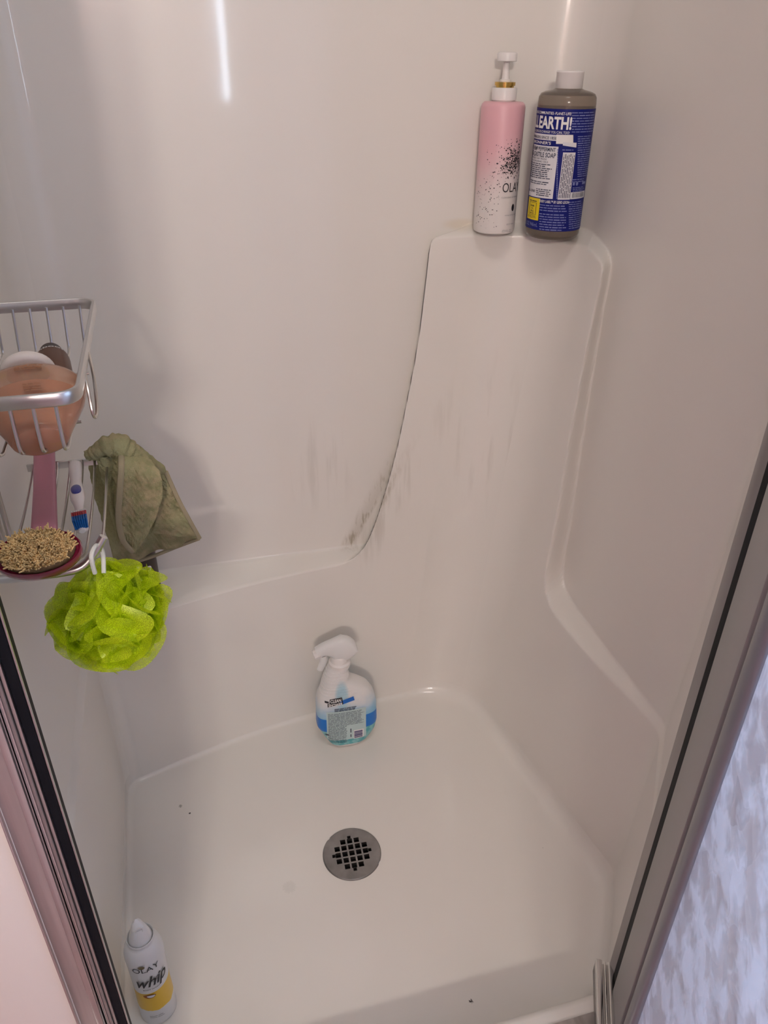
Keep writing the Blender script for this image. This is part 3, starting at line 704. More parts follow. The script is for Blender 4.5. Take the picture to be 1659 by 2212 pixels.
# ------------------------------------------------------------------ wire caddy on the left wall
cad = thing('shower_caddy', 'brushed aluminium two tier wire shower caddy hanging against the left wall', 'caddy', (0, 0, 0))
mat('caddy_metal', (.66, .65, .64), .32, metal=1); mat('wire_metal', (.60, .58, .56), .28, metal=1)
XB, XR, YR, YF, ZRIM, ZFL = -.207, -.089, .948, .655, .990, .931
def rrect(x0, y0, x1, y1, r, n=7):
    out = []
    for cx_, cy_, a0 in ((x1-r, y1-r, 0), (x0+r, y1-r, PI/2), (x0+r, y0+r, PI), (x1-r, y0+r, 1.5*PI)):
        out += [(cx_+r*math.cos(a0+q), cy_+r*math.sin(a0+q)) for q in np.linspace(0, PI/2, n)]
    return out
def flatbar(path, z, th, hh, closed=True):
    k = len(path); P = np.array(path); R = []
    for i in range(k):
        t = P[(i+1) % k]-P[i-1] if closed else P[min(i+1, k-1)]-P[max(0, i-1)]
        t = t/np.linalg.norm(t); nn = np.array([t[1], -t[0]])
        R.append([(P[i, 0]+nn[0]*a, P[i, 1]+nn[1]*a, z+b) for a, b in ((-th, -hh*.8), (-th*.6, -hh), (th*.6, -hh), (th, -hh*.8), (th, hh*.8), (th*.6, hh), (-th*.6, hh), (-th, hh*.8))])
    mb = MB(); mb.grid(R, wrap_u=True, wrap_v=True) if closed else mb.rings(R); return mb
flatbar(rrect(XB, YF, XR, YR, .018), ZRIM-.006, .0024, .0060).build('basket_rim', 'caddy_metal', cad, sharp=50)
for x in np.linspace(-.196, -.106, 6):
    P_ = smooth_path([(x, YR-.002, ZRIM-.008), (x-.0015, YR-.005, ZFL+.020), (x-.002, YR-.008, ZFL+.004), (x-.002, YR-.016, ZFL)], 4)+smooth_path([(x-.002, YF+.018, ZFL), (x-.003, YF+.009, ZFL+.003), (x-.003, YF+.005, ZFL+.014), (x-.002, YF+.002, ZRIM-.008)], 4)
    MB().tube(P_, .0017, 8).build('wire', 'wire_metal', cad)
# cross wires under the floor, razor loop, spine
for y in (YF+.08, YR-.08): MB().tube([(XB+.004, y, ZFL-.0032), (XR-.012, y, ZFL-.0032)], .0016, 8).build('cross_wire', 'wire_metal', cad)
MB().tube(smooth_path([(XR+.002, .775, ZRIM-.008), (XR+.006, .745, ZRIM-.022), (XR+.007, .715, ZRIM-.040), (XR+.006, .700, ZRIM-.044), (XR+.005, .692, ZRIM-.036), (XR+.004, .700, ZRIM-.020), (XR+.002, .715, ZRIM-.008)], 5), .0016, 8).build('razor_hook', 'wire_metal', cad)
for y in (.785, .815): MB().tube([(-.2125, y, .760), (-.2125, y, 1.62)], .003, 10).build('spine_rod', 'caddy_metal', cad)
MB().tube(smooth_path([(-.2125, .785, 1.62), (-.205, .787, 1.66), (-.19, .80, 1.68), (-.205, .813, 1.66), (-.2125, .815, 1.62)], 5), .003, 10).build('hanger', 'caddy_metal', cad)
# lower shelf
ZLR, ZLF = .778, .806; YL0, YL1 = .662, .955
mb = MB(); mb.box((XB, YL1-.002, ZLR-.005), (-.108, YL1+.002, ZLR+.005)); mb.build('shelf_rear_bar', 'caddy_metal', cad, bevel=.001)
for x in np.linspace(-.200, -.110, 7):
    last = x > -.112
    P_ = smooth_path([(x, YL1-.001, ZLR+.004), (x, YL1-.02, ZLR-.004), (x+.001, .85, ZLR-.006), (x+.002, .74, ZLR+.002), (x+.001, YL0+.02, ZLF-.002), (x, YL0+.003, ZLF+.002)], 5)
    MB().tube(P_, .0017, 8).build('shelf_wire', 'wire_metal', cad)
MB().tube(smooth_path([(XB+.001, YL0+.004, ZLF), (-.17, YL0, ZLF), (-.135, YL0, ZLF), (-.118, YL0+.002, ZLF+.002), (-.106, YL0+.006, ZLF+.012), (-.094, YL0+.010, ZLF+.028)], 5), .0042, 12).build('front_rail', 'caddy_metal', cad)

# amber bottle in the upper basket
def glassy(name, c, t=.7, r=.12): return mat(name, c, r, trans=t, ior=1.33)
m = glassy('amber', (.86, .56, .40), .7, .12)
mat('amber_soap', (.58, .22, .07), .2, coat=.3)
mat('cap_cream', (.74, .66, .60), .35)
b0_ = aty(88, 958, .666); b1_ = aty(64, 818, .744); zax = Vector(b1_-b0_).normalized(); yax = -(Vector((0, -.15, 1))-zax*Vector((0, -.15, 1)).dot(zax)).normalized(); xax = yax.cross(zax)
ab = thing('amber_bottle', 'round shouldered amber body wash bottle with cream cap lying in upper caddy basket', 'bottle', tuple(b0_), rot=Matrix((xax, yax, zax)).transposed().to_euler())
Rb = .0465
bodyp = [(r_, z_*.74) for r_, z_ in [(.020, 0), (.0235, .002), (.026, .010), (.031, .026), (.0375, .044), (.0435, .062), (.0465, .078), (.0468, .086), (.0445, .094), (.036, .101), (.022, .105), (.015, .107)]]
def squash(mb, ky):
    mb.v = [(x, y*ky, z) for x, y, z in mb.v]; return mb
squash(MB().lathe(bodyp, 48), .70).build('bottle_body', 'amber', ab, sharp=70)
liq = [(r*.955, z+.001) for r, z in bodyp if z < .05]+[(.0415, .050)]
squash(MB().lathe(liq, 40), .70).build('liquid', 'amber_soap', ab)
MB().lathe([(.013, .0785), (.0150, .079), (.0150, .0862), (.013, .0866)], 32).build('gold_ring', 'gold', ab)
MB().lathe([(.012, .0860), (.021, .0865), (.0245, .089), (.0245, .095), (.021, .0995), (.011, .102), (.002, .1025)], 36).build('cap', 'cap_cream', ab, sharp=60)
def abm(u, v, lift):
    r = np.interp(v, [q[1] for q in bodyp], [q[0] for q in bodyp])+lift; t = u/.045; return (r*math.sin(t), -r*math.cos(t)*.74-lift, v)
mat('amber_ink', (.30, .12, .05), .5)
p = Print(abm); p.lines(-.008, .016, [.062, .060, .058], .0011, lift=.0008); p.lines(-.004, .016, [.042, .040, .038, .036], .0011, lift=.0008); p.build('small_print', 'amber_ink', ab)
# small brown bottle, upside down, in the upper basket
mat('brown_plastic', (.11, .048, .028), .4, spec=.3); mat('brown_cap', (.022, .008, .006), .35)
b0_ = atz(124, 845, .950); b1_ = atz(111, 765, .955); zax = Vector(b1_-b0_).normalized(); yax = -(Vector((0, -.1, 1))-zax*Vector((0, -.1, 1)).dot(zax)).normalized(); xax = yax.cross(zax)
sb = thing('travel_bottle', 'small brown bottle with darker cap lying in upper caddy basket', 'bottle', tuple(Vector(b1_)-zax*.080), rot=Matrix((xax, yax, zax)).transposed().to_euler())
MB().lathe([(.014, 0), (.0165, .001), (.0175, .004), (.0175, .052), (.0168, .060), (.0140, .067), (.0105, .0705)], 36).build('bottle_body', 'brown_plastic', sb, sharp=60)
MB().lathe([(.0105, .070), (.0118, .0705), (.0118, .083), (.0108, .0845), (.002, .085)], 32).build('cap', 'brown_cap', sb)
def sbm(u, v, lift):
    r = np.interp(v, (0, .052, .060, .067), (.0175, .0175, .0168, .014))+lift; return (r*math.sin(u/.0175), -r*math.cos(u/.0175), v)
p = Print(sbm); p.text('jooqu', .014, .0585, .0062, w=.026, rot=PI, lift=.0006); p.build('lettering', 'ink_white', sb)

# bath brush on the lower shelf
mat('brush_pink', (.62, .20, .30), .28, trans=.35, ior=1.35, bump=(160, .15, .001, (.1, 1, .1)))
mat('brush_red', (.22, .012, .045), .25, coat=.4)
mat('bristle', (.68, .48, .22), .8, var=(200, .35)); mat('bristle_dark', (.22, .14, .06), .9, var=(120, .3))
hx, hy, hz = atz(82, 1194, .842)
br = thing('bath_brush', 'pink handled bath brush with crimson oval head and tan bristles on lower caddy shelf', 'brush', (hx, hy, hz))
# head frame: normal tilted towards the camera
hN = Vector((.0, -.55, 1)).normalized(); hXv = Vector((1, .05, 0)).normalized(); hYv = hN.cross(hXv).normalized(); hXv = hYv.cross(hN)
ra, rb = .0385, .0235
def hp(x, y, z): q = hXv*x+hYv*y+hN*z; return (q.x, q.y, q.z)
rg = []
for r, z in ((.55, -.020), (.85, -.016), (.98, -.008), (1., -.001), (.97, .002), (.93, .001), (.90, -.003), (.5, -.004)):
    rg.append([hp(ra*r*math.cos(t), rb*r*math.sin(t), z) for t in np.arange(40)*2*PI/40])
MB().rings(rg).build('head', 'brush_red', br, sharp=60)
rg = []
for r, z in ((.82, -.003), (.84, .003), (.80, .006), (.6, .007)):
    rg.append([hp(ra*r*math.cos(t)*(1+.03*random.random()), rb*r*math.sin(t)*(1+.03*random.random()), z) for t in np.arange(40)*2*PI/40])
MB().rings(rg).build('bristle_bed', 'bristle_dark', br)
mb = MB()
for i in range(420):
    r = math.sqrt((i+.5)/420)*.76; t = i*2.39996
    bx_, by_ = ra*r*math.cos(t), rb*r*math.sin(t); lean = (random.gauss(0, .0022)+.002*math.cos(t), random.gauss(0, .0020)+.001*math.sin(t))
    ht = .0115-.003*r+random.uniform(-.0025, .0025)
    for k in range(4):
        ox, oy = random.gauss(0, .0009), random.gauss(0, .0009); lx, ly = lean[0]+random.gauss(0, .0016), lean[1]+random.gauss(0, .0016)
        a = hp(bx_+ox, by_+oy, .005); b2 = hp(bx_+ox+lx*.5, by_+oy+ly*.5, ht*.62); c2 = hp(bx_+ox+lx, by_+oy+ly, ht)
        mb.tube([a, b2, c2], [.0008, .0010, .0007], 4)
tag(mb.build('bristles', 'bristle', br), kind='stuff')
e0 = np.array(atz(96, 1142, .838))-np.array((hx, hy, hz)); e1 = np.array(atz(97, 1060, .812))-np.array((hx, hy, hz)); e2 = np.array(atz(96, 975, .795))-np.array((hx, hy, hz))
e3 = e2+(e2-e1)*.6
hw = .0122; rg = []
for q, w, t in ((e0+(e0-e1)*.25, .011, .004), (e0, hw, .005), ((e0+e1)/2, hw, .005), (e1, hw, .005), (e2, hw*1.05, .005), (e3, hw*1.1, .005), (e3+(e2-e1)*.06, hw*.8, .003)):
    rg.append([(q[0]+w*np.sign(math.cos(a))*abs(math.cos(a))**.6, q[1]-.1*0, q[2]+t*np.sign(math.sin(a))*abs(math.sin(a))**.6) for a in np.arange(20)*2*PI/20])
MB().rings(rg).build('handle', 'brush_pink', br, sharp=50)

# toothbrush on the lower shelf
mat('tb_white', (.82, .76, .75), .3, coat=.2); mat('tb_blue', (.01, .015, .22), .3, coat=.3); mat('tb_red', (.45, .03, .04), .5); mat('tb_bluebr', (.01, .12, .40), .5)
q0, q1, q2, q3 = [np.array(atz(x, y, z)) for x, y, z in ((162, 1000, .797), (165, 1055, .800), (172, 1105, .806), (178, 1148, .812))]
tb = thing('toothbrush', 'white toothbrush with blue oval grip and red and blue bristles on lower caddy shelf', 'toothbrush', tuple(q1))
pp = [q-q1 for q in smooth_path([q0, q0*.5+q1*.5, q1, q1*.5+q2*.5, q2, q3], 6)]
rad = np.interp(np.linspace(0, 1, len(pp)), (0, .03, .12, .30, .42, .60, .72, .80, .9, .97, 1), (.003, .0072, .0078, .0062, .0082, .0078, .0050, .0046, .0075, .0066, .003))
MB().tube([tuple(q) for q in pp], list(rad), 16, flat=(1, .75)).build('handle', 'tb_white', tb)
c = q1-q1; dv = (q2-q1)/np.linalg.norm(q2-q1); c = (q1*.75+q2*.25)-q1
up3 = np.array((0, -.25, 1)); up3 /= np.linalg.norm(up3); side = np.cross(dv, up3); side /= np.linalg.norm(side); nn = np.cross(side, dv)
rg = [[tuple(c+dv*.0130*r*math.cos(a)+side*.0056*r*math.sin(a)+nn*(h+.0018)) for a in np.arange(24)*2*PI/24] for r, h in ((1, .0030), (1, .0046), (.8, .0056), (.3, .0060))]
MB().rings(rg).build('grip_oval', 'tb_blue', tb)
hd0 = (q2*.15+q3*.85)-q1; ln = q3-q2; ln /= np.linalg.norm(ln); sd2 = np.cross(ln, up3); sd2 /= np.linalg.norm(sd2); n2 = np.cross(sd2, ln)
for nm_, mm, rng_ in (('bristles_red', 'tb_red', (-.016, -.006)), ('bristles_blue', 'tb_bluebr', (-.006, .006)), ('bristles_white', 'ink_white', (-.020, -.016))):
    mb = MB()
    for a in np.arange(rng_[0], rng_[1], .0022):
        for b in np.arange(-.0058, .0060, .0019):
            b0 = hd0+ln*a+sd2*b; mb.tube([tuple(b0+n2*.002), tuple(b0+n2*.0125+sd2*b*.15)], .0010, 6)
    mb.build('bristles', mm, tb)

# ------------------------------------------------------------------ washcloth over the rear corner of the lower shelf
m = mat('terry', (.33, .30, .18), .95, spec=.1); g = NG(m); b = g.n['Principled BSDF']; tcn = g.n.new('ShaderNodeTexCoord'); pos = tcn.outputs['Object']
c_ = g.mix(g.rng(g.noise(pos, 90, 4), .35, .65), (.41, .34, .20), (.28, .27, .14)); c_ = g.mix(g.rng(g.noise(pos, 14, 3), .4, .65), c_, (.38, .37, .20)); g.L.new(c_, b.inputs['Base Color'])
bpn = g.n.new('ShaderNodeBump'); bpn.inputs['Strength'].default_value = .9; bpn.inputs['Distance'].default_value = .0025
wvn = g.n.new('ShaderNodeTexWave'); wvn.inputs['Scale'].default_value = 52; wvn.inputs['Distortion'].default_value = 2.5; wvn.inputs['Detail'].default_value = 2
mpn = g.n.new('ShaderNodeMapping'); mpn.inputs['Rotation'].default_value = (0, .5, .2); g.L.new(pos, mpn.inputs[0]); g.L.new(mpn.outputs[0], wvn.inputs['Vector'])
g.L.new(g.math('ADD', g.math('MULTIPLY', wvn.outputs['Fac'], .22), g.math('MULTIPLY', g.noise(pos, 700, 2), .7)), bpn.inputs['Height']); g.L.new(bpn.outputs[0], b.inputs['Normal'])
mat('terry_hem', (.36, .31, .20), .95, bump=(600, .5, .001))
cl = thing('washcloth', 'olive terry washcloth draped over the rear corner of the lower caddy shelf', 'washcloth', tuple(aty(250, 960, .955)))
cl0 = np.array(cl.location)
def cp(px, py, Y): return aty(px, py, Y)-cl0
def patch(Lc, Rc, name, nu=26, nv=40, fold=(.006, 3.0, .5), rough=.0012, thick=.004):
    """sheet between a left and a right edge curve (pixel, pixel, depth), with folds"""
    Lq = smooth_path([cp(*q) for q in Lc], 8); Rq = smooth_path([cp(*q) for q in Rc], 8)
    def samp(C, t): x = t*(len(C)-1); i = min(int(x), len(C)-2); return C[i]+(C[i+1]-C[i])*(x-i)
    G = []
    for j in range(nv+1):
        t = j/nv; row = []
        for i in range(nu+1):
            s = i/nu; q = samp(Lq, t)*(1-s)+samp(Rq, t)*s
            w = fold[0]*math.sin(PI*s)*math.sin(fold[1]*PI*s+fold[2]+1.3*t)
            q = q+np.array([0, w-.012*math.sin(PI*s)*(1-t)*0, 0])+np.random.normal(0, rough, 3)*np.array([.5, 1, .5])
            row.append(q)
        G.append(row)
    o = MB().grid(G).build(name, 'terry', cl, sharp=180)
    md = o.modifiers.new('solid', 'SOLIDIFY'); md.thickness = thick; md.offset = 0
    sm = o.modifiers.new('sub', 'SUBSURF'); sm.levels = 1; sm.render_levels = 1
    return o, Lq, Rq
# back layer, hanging behind the shelf
patch([(188, 992, .972), (196, 1035, .975), (206, 1080, .98), (225, 1140, .982), (250, 1222, .985)], [(345, 1010, .972), (366, 1045, .975), (385, 1085, .98), (408, 1125, .982), (431, 1163, .985)], 'back_layer', fold=(.007, 4.2, .4))
# front tongue folded over the rail
_, Lq, Rq = patch([(262, 968, .955), (262, 1010, .924), (258, 1070, .924), (256, 1120, .924), (266, 1165, .924), (288, 1190, .924)], [(318, 985, .955), (345, 1020, .924), (352, 1060, .924), (340, 1110, .924), (318, 1155, .924), (292, 1192, .924)], 'front_fold', nu=22, fold=(.004, 2.0, .2))
MB().tube([tuple(q+np.array([0, -.003, 0])) for q in Lq], .0034, 8, flat=(1.2, .8)).build('hem', 'terry_hem', cl)
# right hand flap behind the tongue
patch([(322, 990, .962), (338, 1030, .964), (344, 1070, .964), (336, 1120, .966), (326, 1150, .97)], [(358, 1019, .962), (372, 1050, .964), (388, 1085, .966), (408, 1122, .97), (430, 1163, .975)], 'right_flap', nu=14, fold=(.003, 2, 1))
# crumpled roll over the rail
G = []
pa = smooth_path([cp(186, 985, .952), cp(205, 978, .950), cp(228, 966, .950), cp(252, 964, .952), cp(278, 975, .955), cp(305, 990, .958), cp(335, 1008, .962), cp(356, 1020, .965)], 6)
rr = np.interp(np.linspace(0, 1, len(pa)), (0, .15, .35, .5, .7, .9, 1), (.006, .010, .0155, .0165, .012, .008, .004))
rr = [r*random.uniform(.85, 1.15) for r in rr]
tb_ = MB(); tb_.tube([tuple(q) for q in pa], rr, 18)
tb_.v = [tuple(np.array(q)+np.random.normal(0, .0012, 3)) for q in tb_.v]
ro = tb_.build('rolled_top', 'terry', cl, sharp=180); ro.modifiers.new('sub', 'SUBSURF').render_levels = 1
# hems along the free edges
for pts in ([(431, 1163, .984), (380, 1182, .984), (320, 1205, .984), (252, 1224, .984)], [(358, 1019, .961), (388, 1085, .965), (431, 1163, .974)]):
    MB().tube([tuple(cp(*q)) for q in [tuple(v) for v in smooth_path(pts, 6)]], .0032, 8, flat=(1, .8)).build('hem', 'terry_hem', cl)
patch([(205, 985, .946), (214, 1010, .944), (225, 1050, .950), (240, 1110, .958), (256, 1170, .966)], [(266, 985, .944), (268, 1030, .940), (262, 1080, .946), (260, 1130, .956), (262, 1175, .966)], 'left_fold', nu=14, fold=(.004, 3, 2))

# ------------------------------------------------------------------ lime net pouf hanging from the front rail
m = bpy.data.materials.new('net'); m.use_nodes = True; MATS['net'] = m; g = NG(m)
for nd in list(g.n):
    if nd.type != 'OUTPUT_MATERIAL': g.n.remove(nd)
out = [nd for nd in g.n if nd.type == 'OUTPUT_MATERIAL'][0]
uv = g.n.new('ShaderNodeUVMap'); tcn = g.n.new('ShaderNodeTexCoord')
dif = g.n.new('ShaderNodeBsdfDiffuse'); trl = g.n.new('ShaderNodeBsdfTranslucent'); tra = g.n.new('ShaderNodeBsdfTransparent'); glo = g.n.new('ShaderNodeBsdfGlossy')
lime = g.mix(g.rng(g.noise(tcn.outputs['Object'], 60, 3), .35, .65), (.55, .70, .008), (.74, .88, .02))
g.L.new(lime, dif.inputs[0]); g.L.new(lime, trl.inputs[0]); glo.inputs['Roughness'].default_value = .35; glo.inputs[0].default_value = (.9, 1, .5, 1)
m1 = g.n.new('ShaderNodeMixShader'); m1.inputs[0].default_value = .45; g.L.new(dif.outputs[0], m1.inputs[1]); g.L.new(trl.outputs[0], m1.inputs[2])
m2 = g.n.new('ShaderNodeMixShader'); m2.inputs[0].default_value = .05; g.L.new(m1.outputs[0], m2.inputs[1]); g.L.new(glo.outputs[0], m2.inputs[2])
vo = g.n.new('ShaderNodeTexVoronoi'); vo.feature = 'DISTANCE_TO_EDGE'; vo.inputs['Scale'].default_value = 60; g.L.new(uv.outputs[0], vo.inputs['Vector'])
hole = g.rng(vo.outputs['Distance'], .06, .16)
m3 = g.n.new('ShaderNodeMixShader'); g.L.new(g.math('MULTIPLY', hole, .5), m3.inputs[0]); g.L.new(m2.outputs[0], m3.inputs[1]); g.L.new(tra.outputs[0], m3.inputs[2]); g.L.new(m3.outputs[0], out.inputs[0])
LC = aty(238, 1326, .668); LR = .069
lf = thing('bath_pouf', 'lime green net bath pouf hanging by a white cord from the caddy rail', 'bath pouf', tuple(LC))
verts = []; faces = []; uvs = []
NP_ = 90
for k in range(NP_):
    zc_ = 1-2*(k+.5)/NP_; th = k*2.39996+random.gauss(0, .25); rxy = math.sqrt(1-zc_*zc_)
    d = Vector((rxy*math.cos(th), rxy*math.sin(th), zc_)).normalized()
    t0 = d.orthogonal().normalized(); t0.rotate(Matrix.Rotation(random.uniform(0, 2*PI), 3, d)); nrm = d.cross(t0)
    Lk = LR*random.uniform(.80, 1.0); half = random.uniform(.75, 1.1); curl = random.uniform(.5, 1.3); ph = random.uniform(0, 6); fr = random.uniform(1.3, 2.8); am = random.uniform(.12, .24)
    o0 = len(verts); nr, na = 12, 18
    for i in range(nr+1):
        rho = i/nr
        for j in range(na+1):
            rho = i/nr*(1-.42*abs(j/na*2-1)**3)
            ph_ = (j/na*2-1)*half
            ang = curl*rho*rho                       # bends over towards the tangent
            along = Lk*(math.sin(max(ang, 1e-3))/max(curl*rho, 1e-3) if rho > 0 else 0) if False else Lk*rho*math.cos(ang*.75)
            over = Lk*rho*math.sin(ang*.75)*.75
            wv_ = am*Lk*rho**1.6*math.sin(fr*ph_*2+ph)
            edge = 1-.05*(rho**3)*(.5+.5*math.sin(5*ph_+ph))
            q = d*(along*math.cos(ph_)*edge)+t0*(Lk*rho*math.sin(ph_)*.95*edge)+nrm*(over+wv_)
            if q.length > LR*1.02: q = q.normalized()*LR*(1.02+.02*math.sin(ph+j))
            verts.append((q.x, q.y, q.z*.93)); uvs.append((rho, j/na*1.2+k))
    for i in range(nr):
        for j in range(na): faces.append((o0+i*(na+1)+j, o0+i*(na+1)+j+1, o0+(i+1)*(na+1)+j+1, o0+(i+1)*(na+1)+j))
me = bpy.data.meshes.new('net_ruffles'); me.from_pydata(verts, [], faces); me.polygons.foreach_set('use_smooth', [True]*len(me.polygons))
ul = me.uv_layers.new(name='UVMap'); vi = [0]*len(me.loops); me.loops.foreach_get('vertex_index', vi)
ul.data.foreach_set('uv', [c for i in vi for c in uvs[i]]); me.materials.append(MATS['net'])
nr_ = bpy.data.objects.new('net_ruffles', me); COL.objects.link(nr_); nr_.parent = lf
mat('cord', (.70, .70, .64), .8, bump=(500, .6, .001))
cpts = [aty(205, 1238, .655), aty(197, 1205, .652), aty(203, 1184, .660), aty(213, 1178, .672), aty(222, 1195, .676), aty(224, 1238, .665)]
MB().tube([tuple(q-LC) for q in smooth_path(cpts, 6)], .0022, 8).build('cord', 'cord', lf)

# ------------------------------------------------------------------ dark bottle on the ledge behind the washcloth
lx, ly = -.118, 1.196
lbt = thing('ledge_bottle', 'dark brown bottle with white lettering standing on the back ledge behind the washcloth', 'bottle', (lx, ly, LED+.004), face_cam(lx, ly))
MB().lathe([(.026, 0), (.0295, .002), (.030, .008), (.030, .135), (.028, .143), (.018, .149), (.012, .151)], 40).build('bottle_body', 'label_white', lbt)
mat('dark_label', (.035, .022, .016), .4)
bl = bottle_map(.030); p = Print(bl); p.mb.grid([[bl(2*PI*.030*i/48, z, .0004) for i in range(48)] for z in (.010, .130)], wrap_u=True); p.build('label', 'dark_label', lbt)
p = Print(bl); p.text('bo', -.004, .062, .016, w=.024, bold=.04, lift=.0010); p.lines(.004, .022, [.050, .046, .042, .034], .0013, lift=.001); p.build('lettering', 'ink_white', lbt)
MB().lathe([(.012, .150), (.0155, .151), (.0155, .168), (.014, .170)], 32).build('cap', 'brown_cap', lbt)

# ------------------------------------------------------------------ door, jambs
HX, HY = .489, .500; dvec = Vector((-.452, -.892, 0)).normalized(); ang = math.atan2(dvec.y, dvec.x)
door = thing('shower_door', 'open framed shower door with obscure patterned glass hinged on the right jamb', 'door', (HX, HY, 0), ang)
# local x along the door, local +y is the outer side (to the right), -y the camera side
ZD0, ZD1 = .105, 1.86
mat('bead_grey', (.30, .31, .34), .3, metal=.5)
mat('stile_grey', (.40, .41, .40), .42, metal=.15, bump=(40, .05, .001, (1, 1, .04)))
def dbox(name, x0, x1, y0, y1, z0, z1, m, bev=.0015): return MB().box((x0, y0, z0), (x1, y1, z1)).build(name, m, door, bevel=bev)
# orientation: which local y sign looks at the camera
loc_cam = Matrix.Rotation(-ang, 3, 'Z') @ Vector((-HX, -HY, 0)); sgy = 1 if loc_cam.y > 0 else -1
def yy(a, b): return (min(sgy*a, sgy*b), max(sgy*a, sgy*b))
dbox('hinge_gasket', .010, .036, *yy(-.010, .002), ZD0, ZD1, 'black_rubber')
dbox('hinge_stile', .037, .100, *yy(-.012, .004), ZD0+.01, ZD1, 'stile_grey')
dbox('stile_groove', .100, .114, *yy(-.010, -.002), ZD0+.01, ZD1, 'bead_grey')
MB().tube([(.128, sgy*.000, ZD0+.03), (.128, sgy*.000, ZD1-.01)], .0125, 16, flat=(1, .7)).build('glazing_bead', 'bead_grey', door)
dbox('free_stile', .585, .620, *yy(-.012, .006), ZD0+.01, ZD1, 'stile_grey')
dbox('top_rail', .10, .60, *yy(-.012, .006), ZD1-.03, ZD1, 'stile_grey')
dbox('bottom_rail', .10, .60, *yy(-.012, .003), ZD0+.005, ZD0+.035, 'stile_grey')
for i, (a, b, zt) in enumerate(((.0015, .010, .128), (.0125, .0155, .127), (.0185, .027, .130))): dbox('drip_rail', .002, .60, *yy(a, b), .100, zt, 'alu_pale' if False else 'chrome', .001)
dbox('drip_rail', .002, .60, *yy(.001, .027), .098, .120, 'alu', .001)
m = bpy.data.materials.new('obscure_glass'); m.use_nodes = True; MATS['obscure_glass'] = m; g = NG(m); b = g.n['Principled BSDF']
out = [nd for nd in g.n if nd.type == 'OUTPUT_MATERIAL'][0]; tcn = g.n.new('ShaderNodeTexCoord'); pos = tcn.outputs['Object']
b.inputs['Base Color'].default_value = (.82, .85, .87, 1); b.inputs['Roughness'].default_value = .25; b.inputs['Transmission Weight'].default_value = .9
wn_ = g.n.new('ShaderNodeTexNoise'); wn_.inputs['Scale'].default_value = 22; g.L.new(pos, wn_.inputs['Vector'])
vm = g.n.new('ShaderNodeVectorMath'); vm.operation = 'MULTIPLY_ADD'; g.L.new(wn_.outputs['Color'], vm.inputs[0]); vm.inputs[1].default_value = (.05, .05, .05); g.L.new(pos, vm.inputs[2])
vo = g.n.new('ShaderNodeTexVoronoi'); vo.inputs['Scale'].default_value = 30; g.L.new(vm.outputs[0], vo.inputs['Vector'])
sc_ = g.n.new('ShaderNodeSeparateColor'); g.L.new(vo.outputs['Color'], sc_.inputs[0])
leaf = g.noise(vm.outputs[0], 26, 3)
tl = g.n.new('ShaderNodeBsdfTranslucent'); tl.inputs[0].default_value = (.86, .88, .90, 1)
mx = g.n.new('ShaderNodeMixShader'); g.L.new(g.math('ADD', g.math('MULTIPLY', g.math('ADD', g.rng(leaf, .42, .58), g.math('MULTIPLY', sc_.outputs[0], .5)), .30), .22), mx.inputs[0]); g.L.new(b.outputs[0], mx.inputs[1]); g.L.new(tl.outputs[0], mx.inputs[2]); g.L.new(mx.outputs[0], out.inputs[0])
bp = g.n.new('ShaderNodeBump'); bp.inputs['Strength'].default_value = .5; bp.inputs['Distance'].default_value = .004; g.L.new(vo.outputs['Distance'], bp.inputs['Height']); g.L.new(bp.outputs[0], b.inputs['Normal']); g.L.new(bp.outputs[0], tl.inputs['Normal'])
dbox('glass_pane', .126, .590, *yy(-.006, -.001), ZD0+.02, ZD1-.02, 'obscure_glass', 0.0005)
# right jamb (stays on the wall)
mat('jamb_grey', (.38, .37, .36), .35, metal=.6)
jr = thing('hinge_jamb', 'aluminium hinge jamb strip on the right edge of the shower opening', 'door jamb', (0, 0, 0))
MB().box((.480, .486, .098), (.4945, .500, 1.95)).build('jamb_strip', 'jamb_grey', jr, bevel=.001)
MB().box((.4950, .489, .098), (.513, .500, 1.95)).build('jamb_channel', 'black_rubber', jr, bevel=.001)
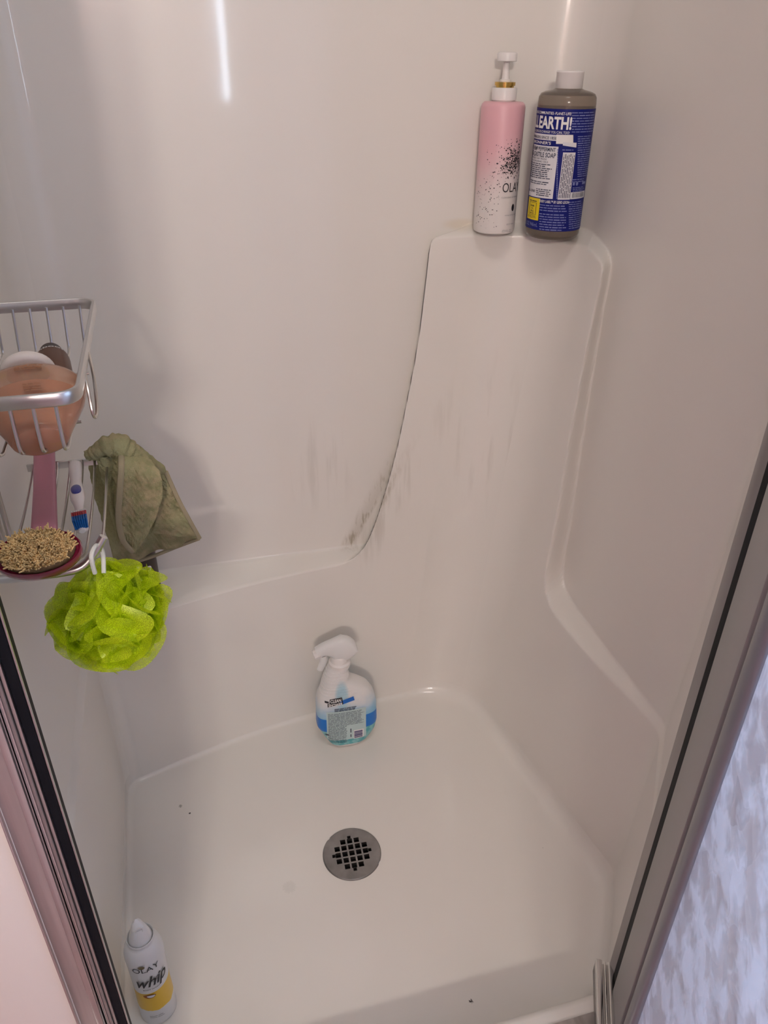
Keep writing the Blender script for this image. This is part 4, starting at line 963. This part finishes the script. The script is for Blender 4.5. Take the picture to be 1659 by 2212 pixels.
# left jamb
jl = thing('strike_jamb', 'brushed aluminium strike jamb with black magnetic gasket left of the opening', 'door jamb', (0, 0, 0))
def jb(name, x0, x1, y0, m, bev=.0008, y1=.50): MB().box((x0, y0, .098), (x1, y1, 1.95)).build(name, m, jl, bevel=bev)
jb('edge_strip', -.1425, -.1408, .468, 'alu', y1=.4712); jb('gasket', -.1500, -.1425, .467, 'black_rubber', y1=.484)
jb('rib', -.1528, -.1500, .464, 'alu'); jb('rib', -.1562, -.1534, .462, 'alu_dull'); jb('rib', -.1596, -.1568, .464, 'chrome')
jb('channel_wall', -.1660, -.1600, .457, 'chrome'); jb('face_plate', -.1812, -.1660, .460, 'alu_brushed'); jb('outer_lip', -.1835, -.1815, .456, 'chrome'); jb('outer_channel', -.1895, -.1835, .462, 'alu_dull')
# sill plate on the curb
sill = tag(MB().box((-.15, .405, .098), (.455, .458, .1035)).build('door_sill', 'alu_brushed', bevel=.0012), 'flat brushed aluminium sill plate lying on the white shower curb', 'sill')

# ------------------------------------------------------------------ prints and pieces that belong to a part
def under(thing_, part, *names):
    kids = list(thing_.children); host = next(o for o in kids if o.name.split('.')[0] == part)
    for o in kids:
        if o is not host and o.name.split('.')[0] in names: o.parent = host
under(soap, 'label', 'label_lettering', 'label_panel', 'label_small_print', 'torn_sticker', 'seal', 'seal_print')
under(pump, 'bottle_body', 'speckles', 'brand_lettering', 'small_lettering')
under(spr, 'barcode_panel', 'barcode'); under(spr, 'back_panel', 'small_print', 'barcode_panel') if False else under(spr, 'back_panel', 'small_print')
under(spr, 'brand_plate', 'brand_lettering'); under(spr, 'bottle_body', 'grip_rib')
under(can, 'can_body', 'lettering', 'badge', 'almond_picture', 'small_print'); under(can, 'nozzle_cap', 'thumb_groove')
under(br, 'head', 'bristle_bed', 'bristles'); under(tb, 'handle', 'grip_oval')
under(cl, 'front_fold', 'hem'); under(lbt, 'label', 'lettering'); under(ab, 'bottle_body', 'small_print'); under(sb, 'bottle_body', 'lettering')
under(van, 'bar', 'socket')
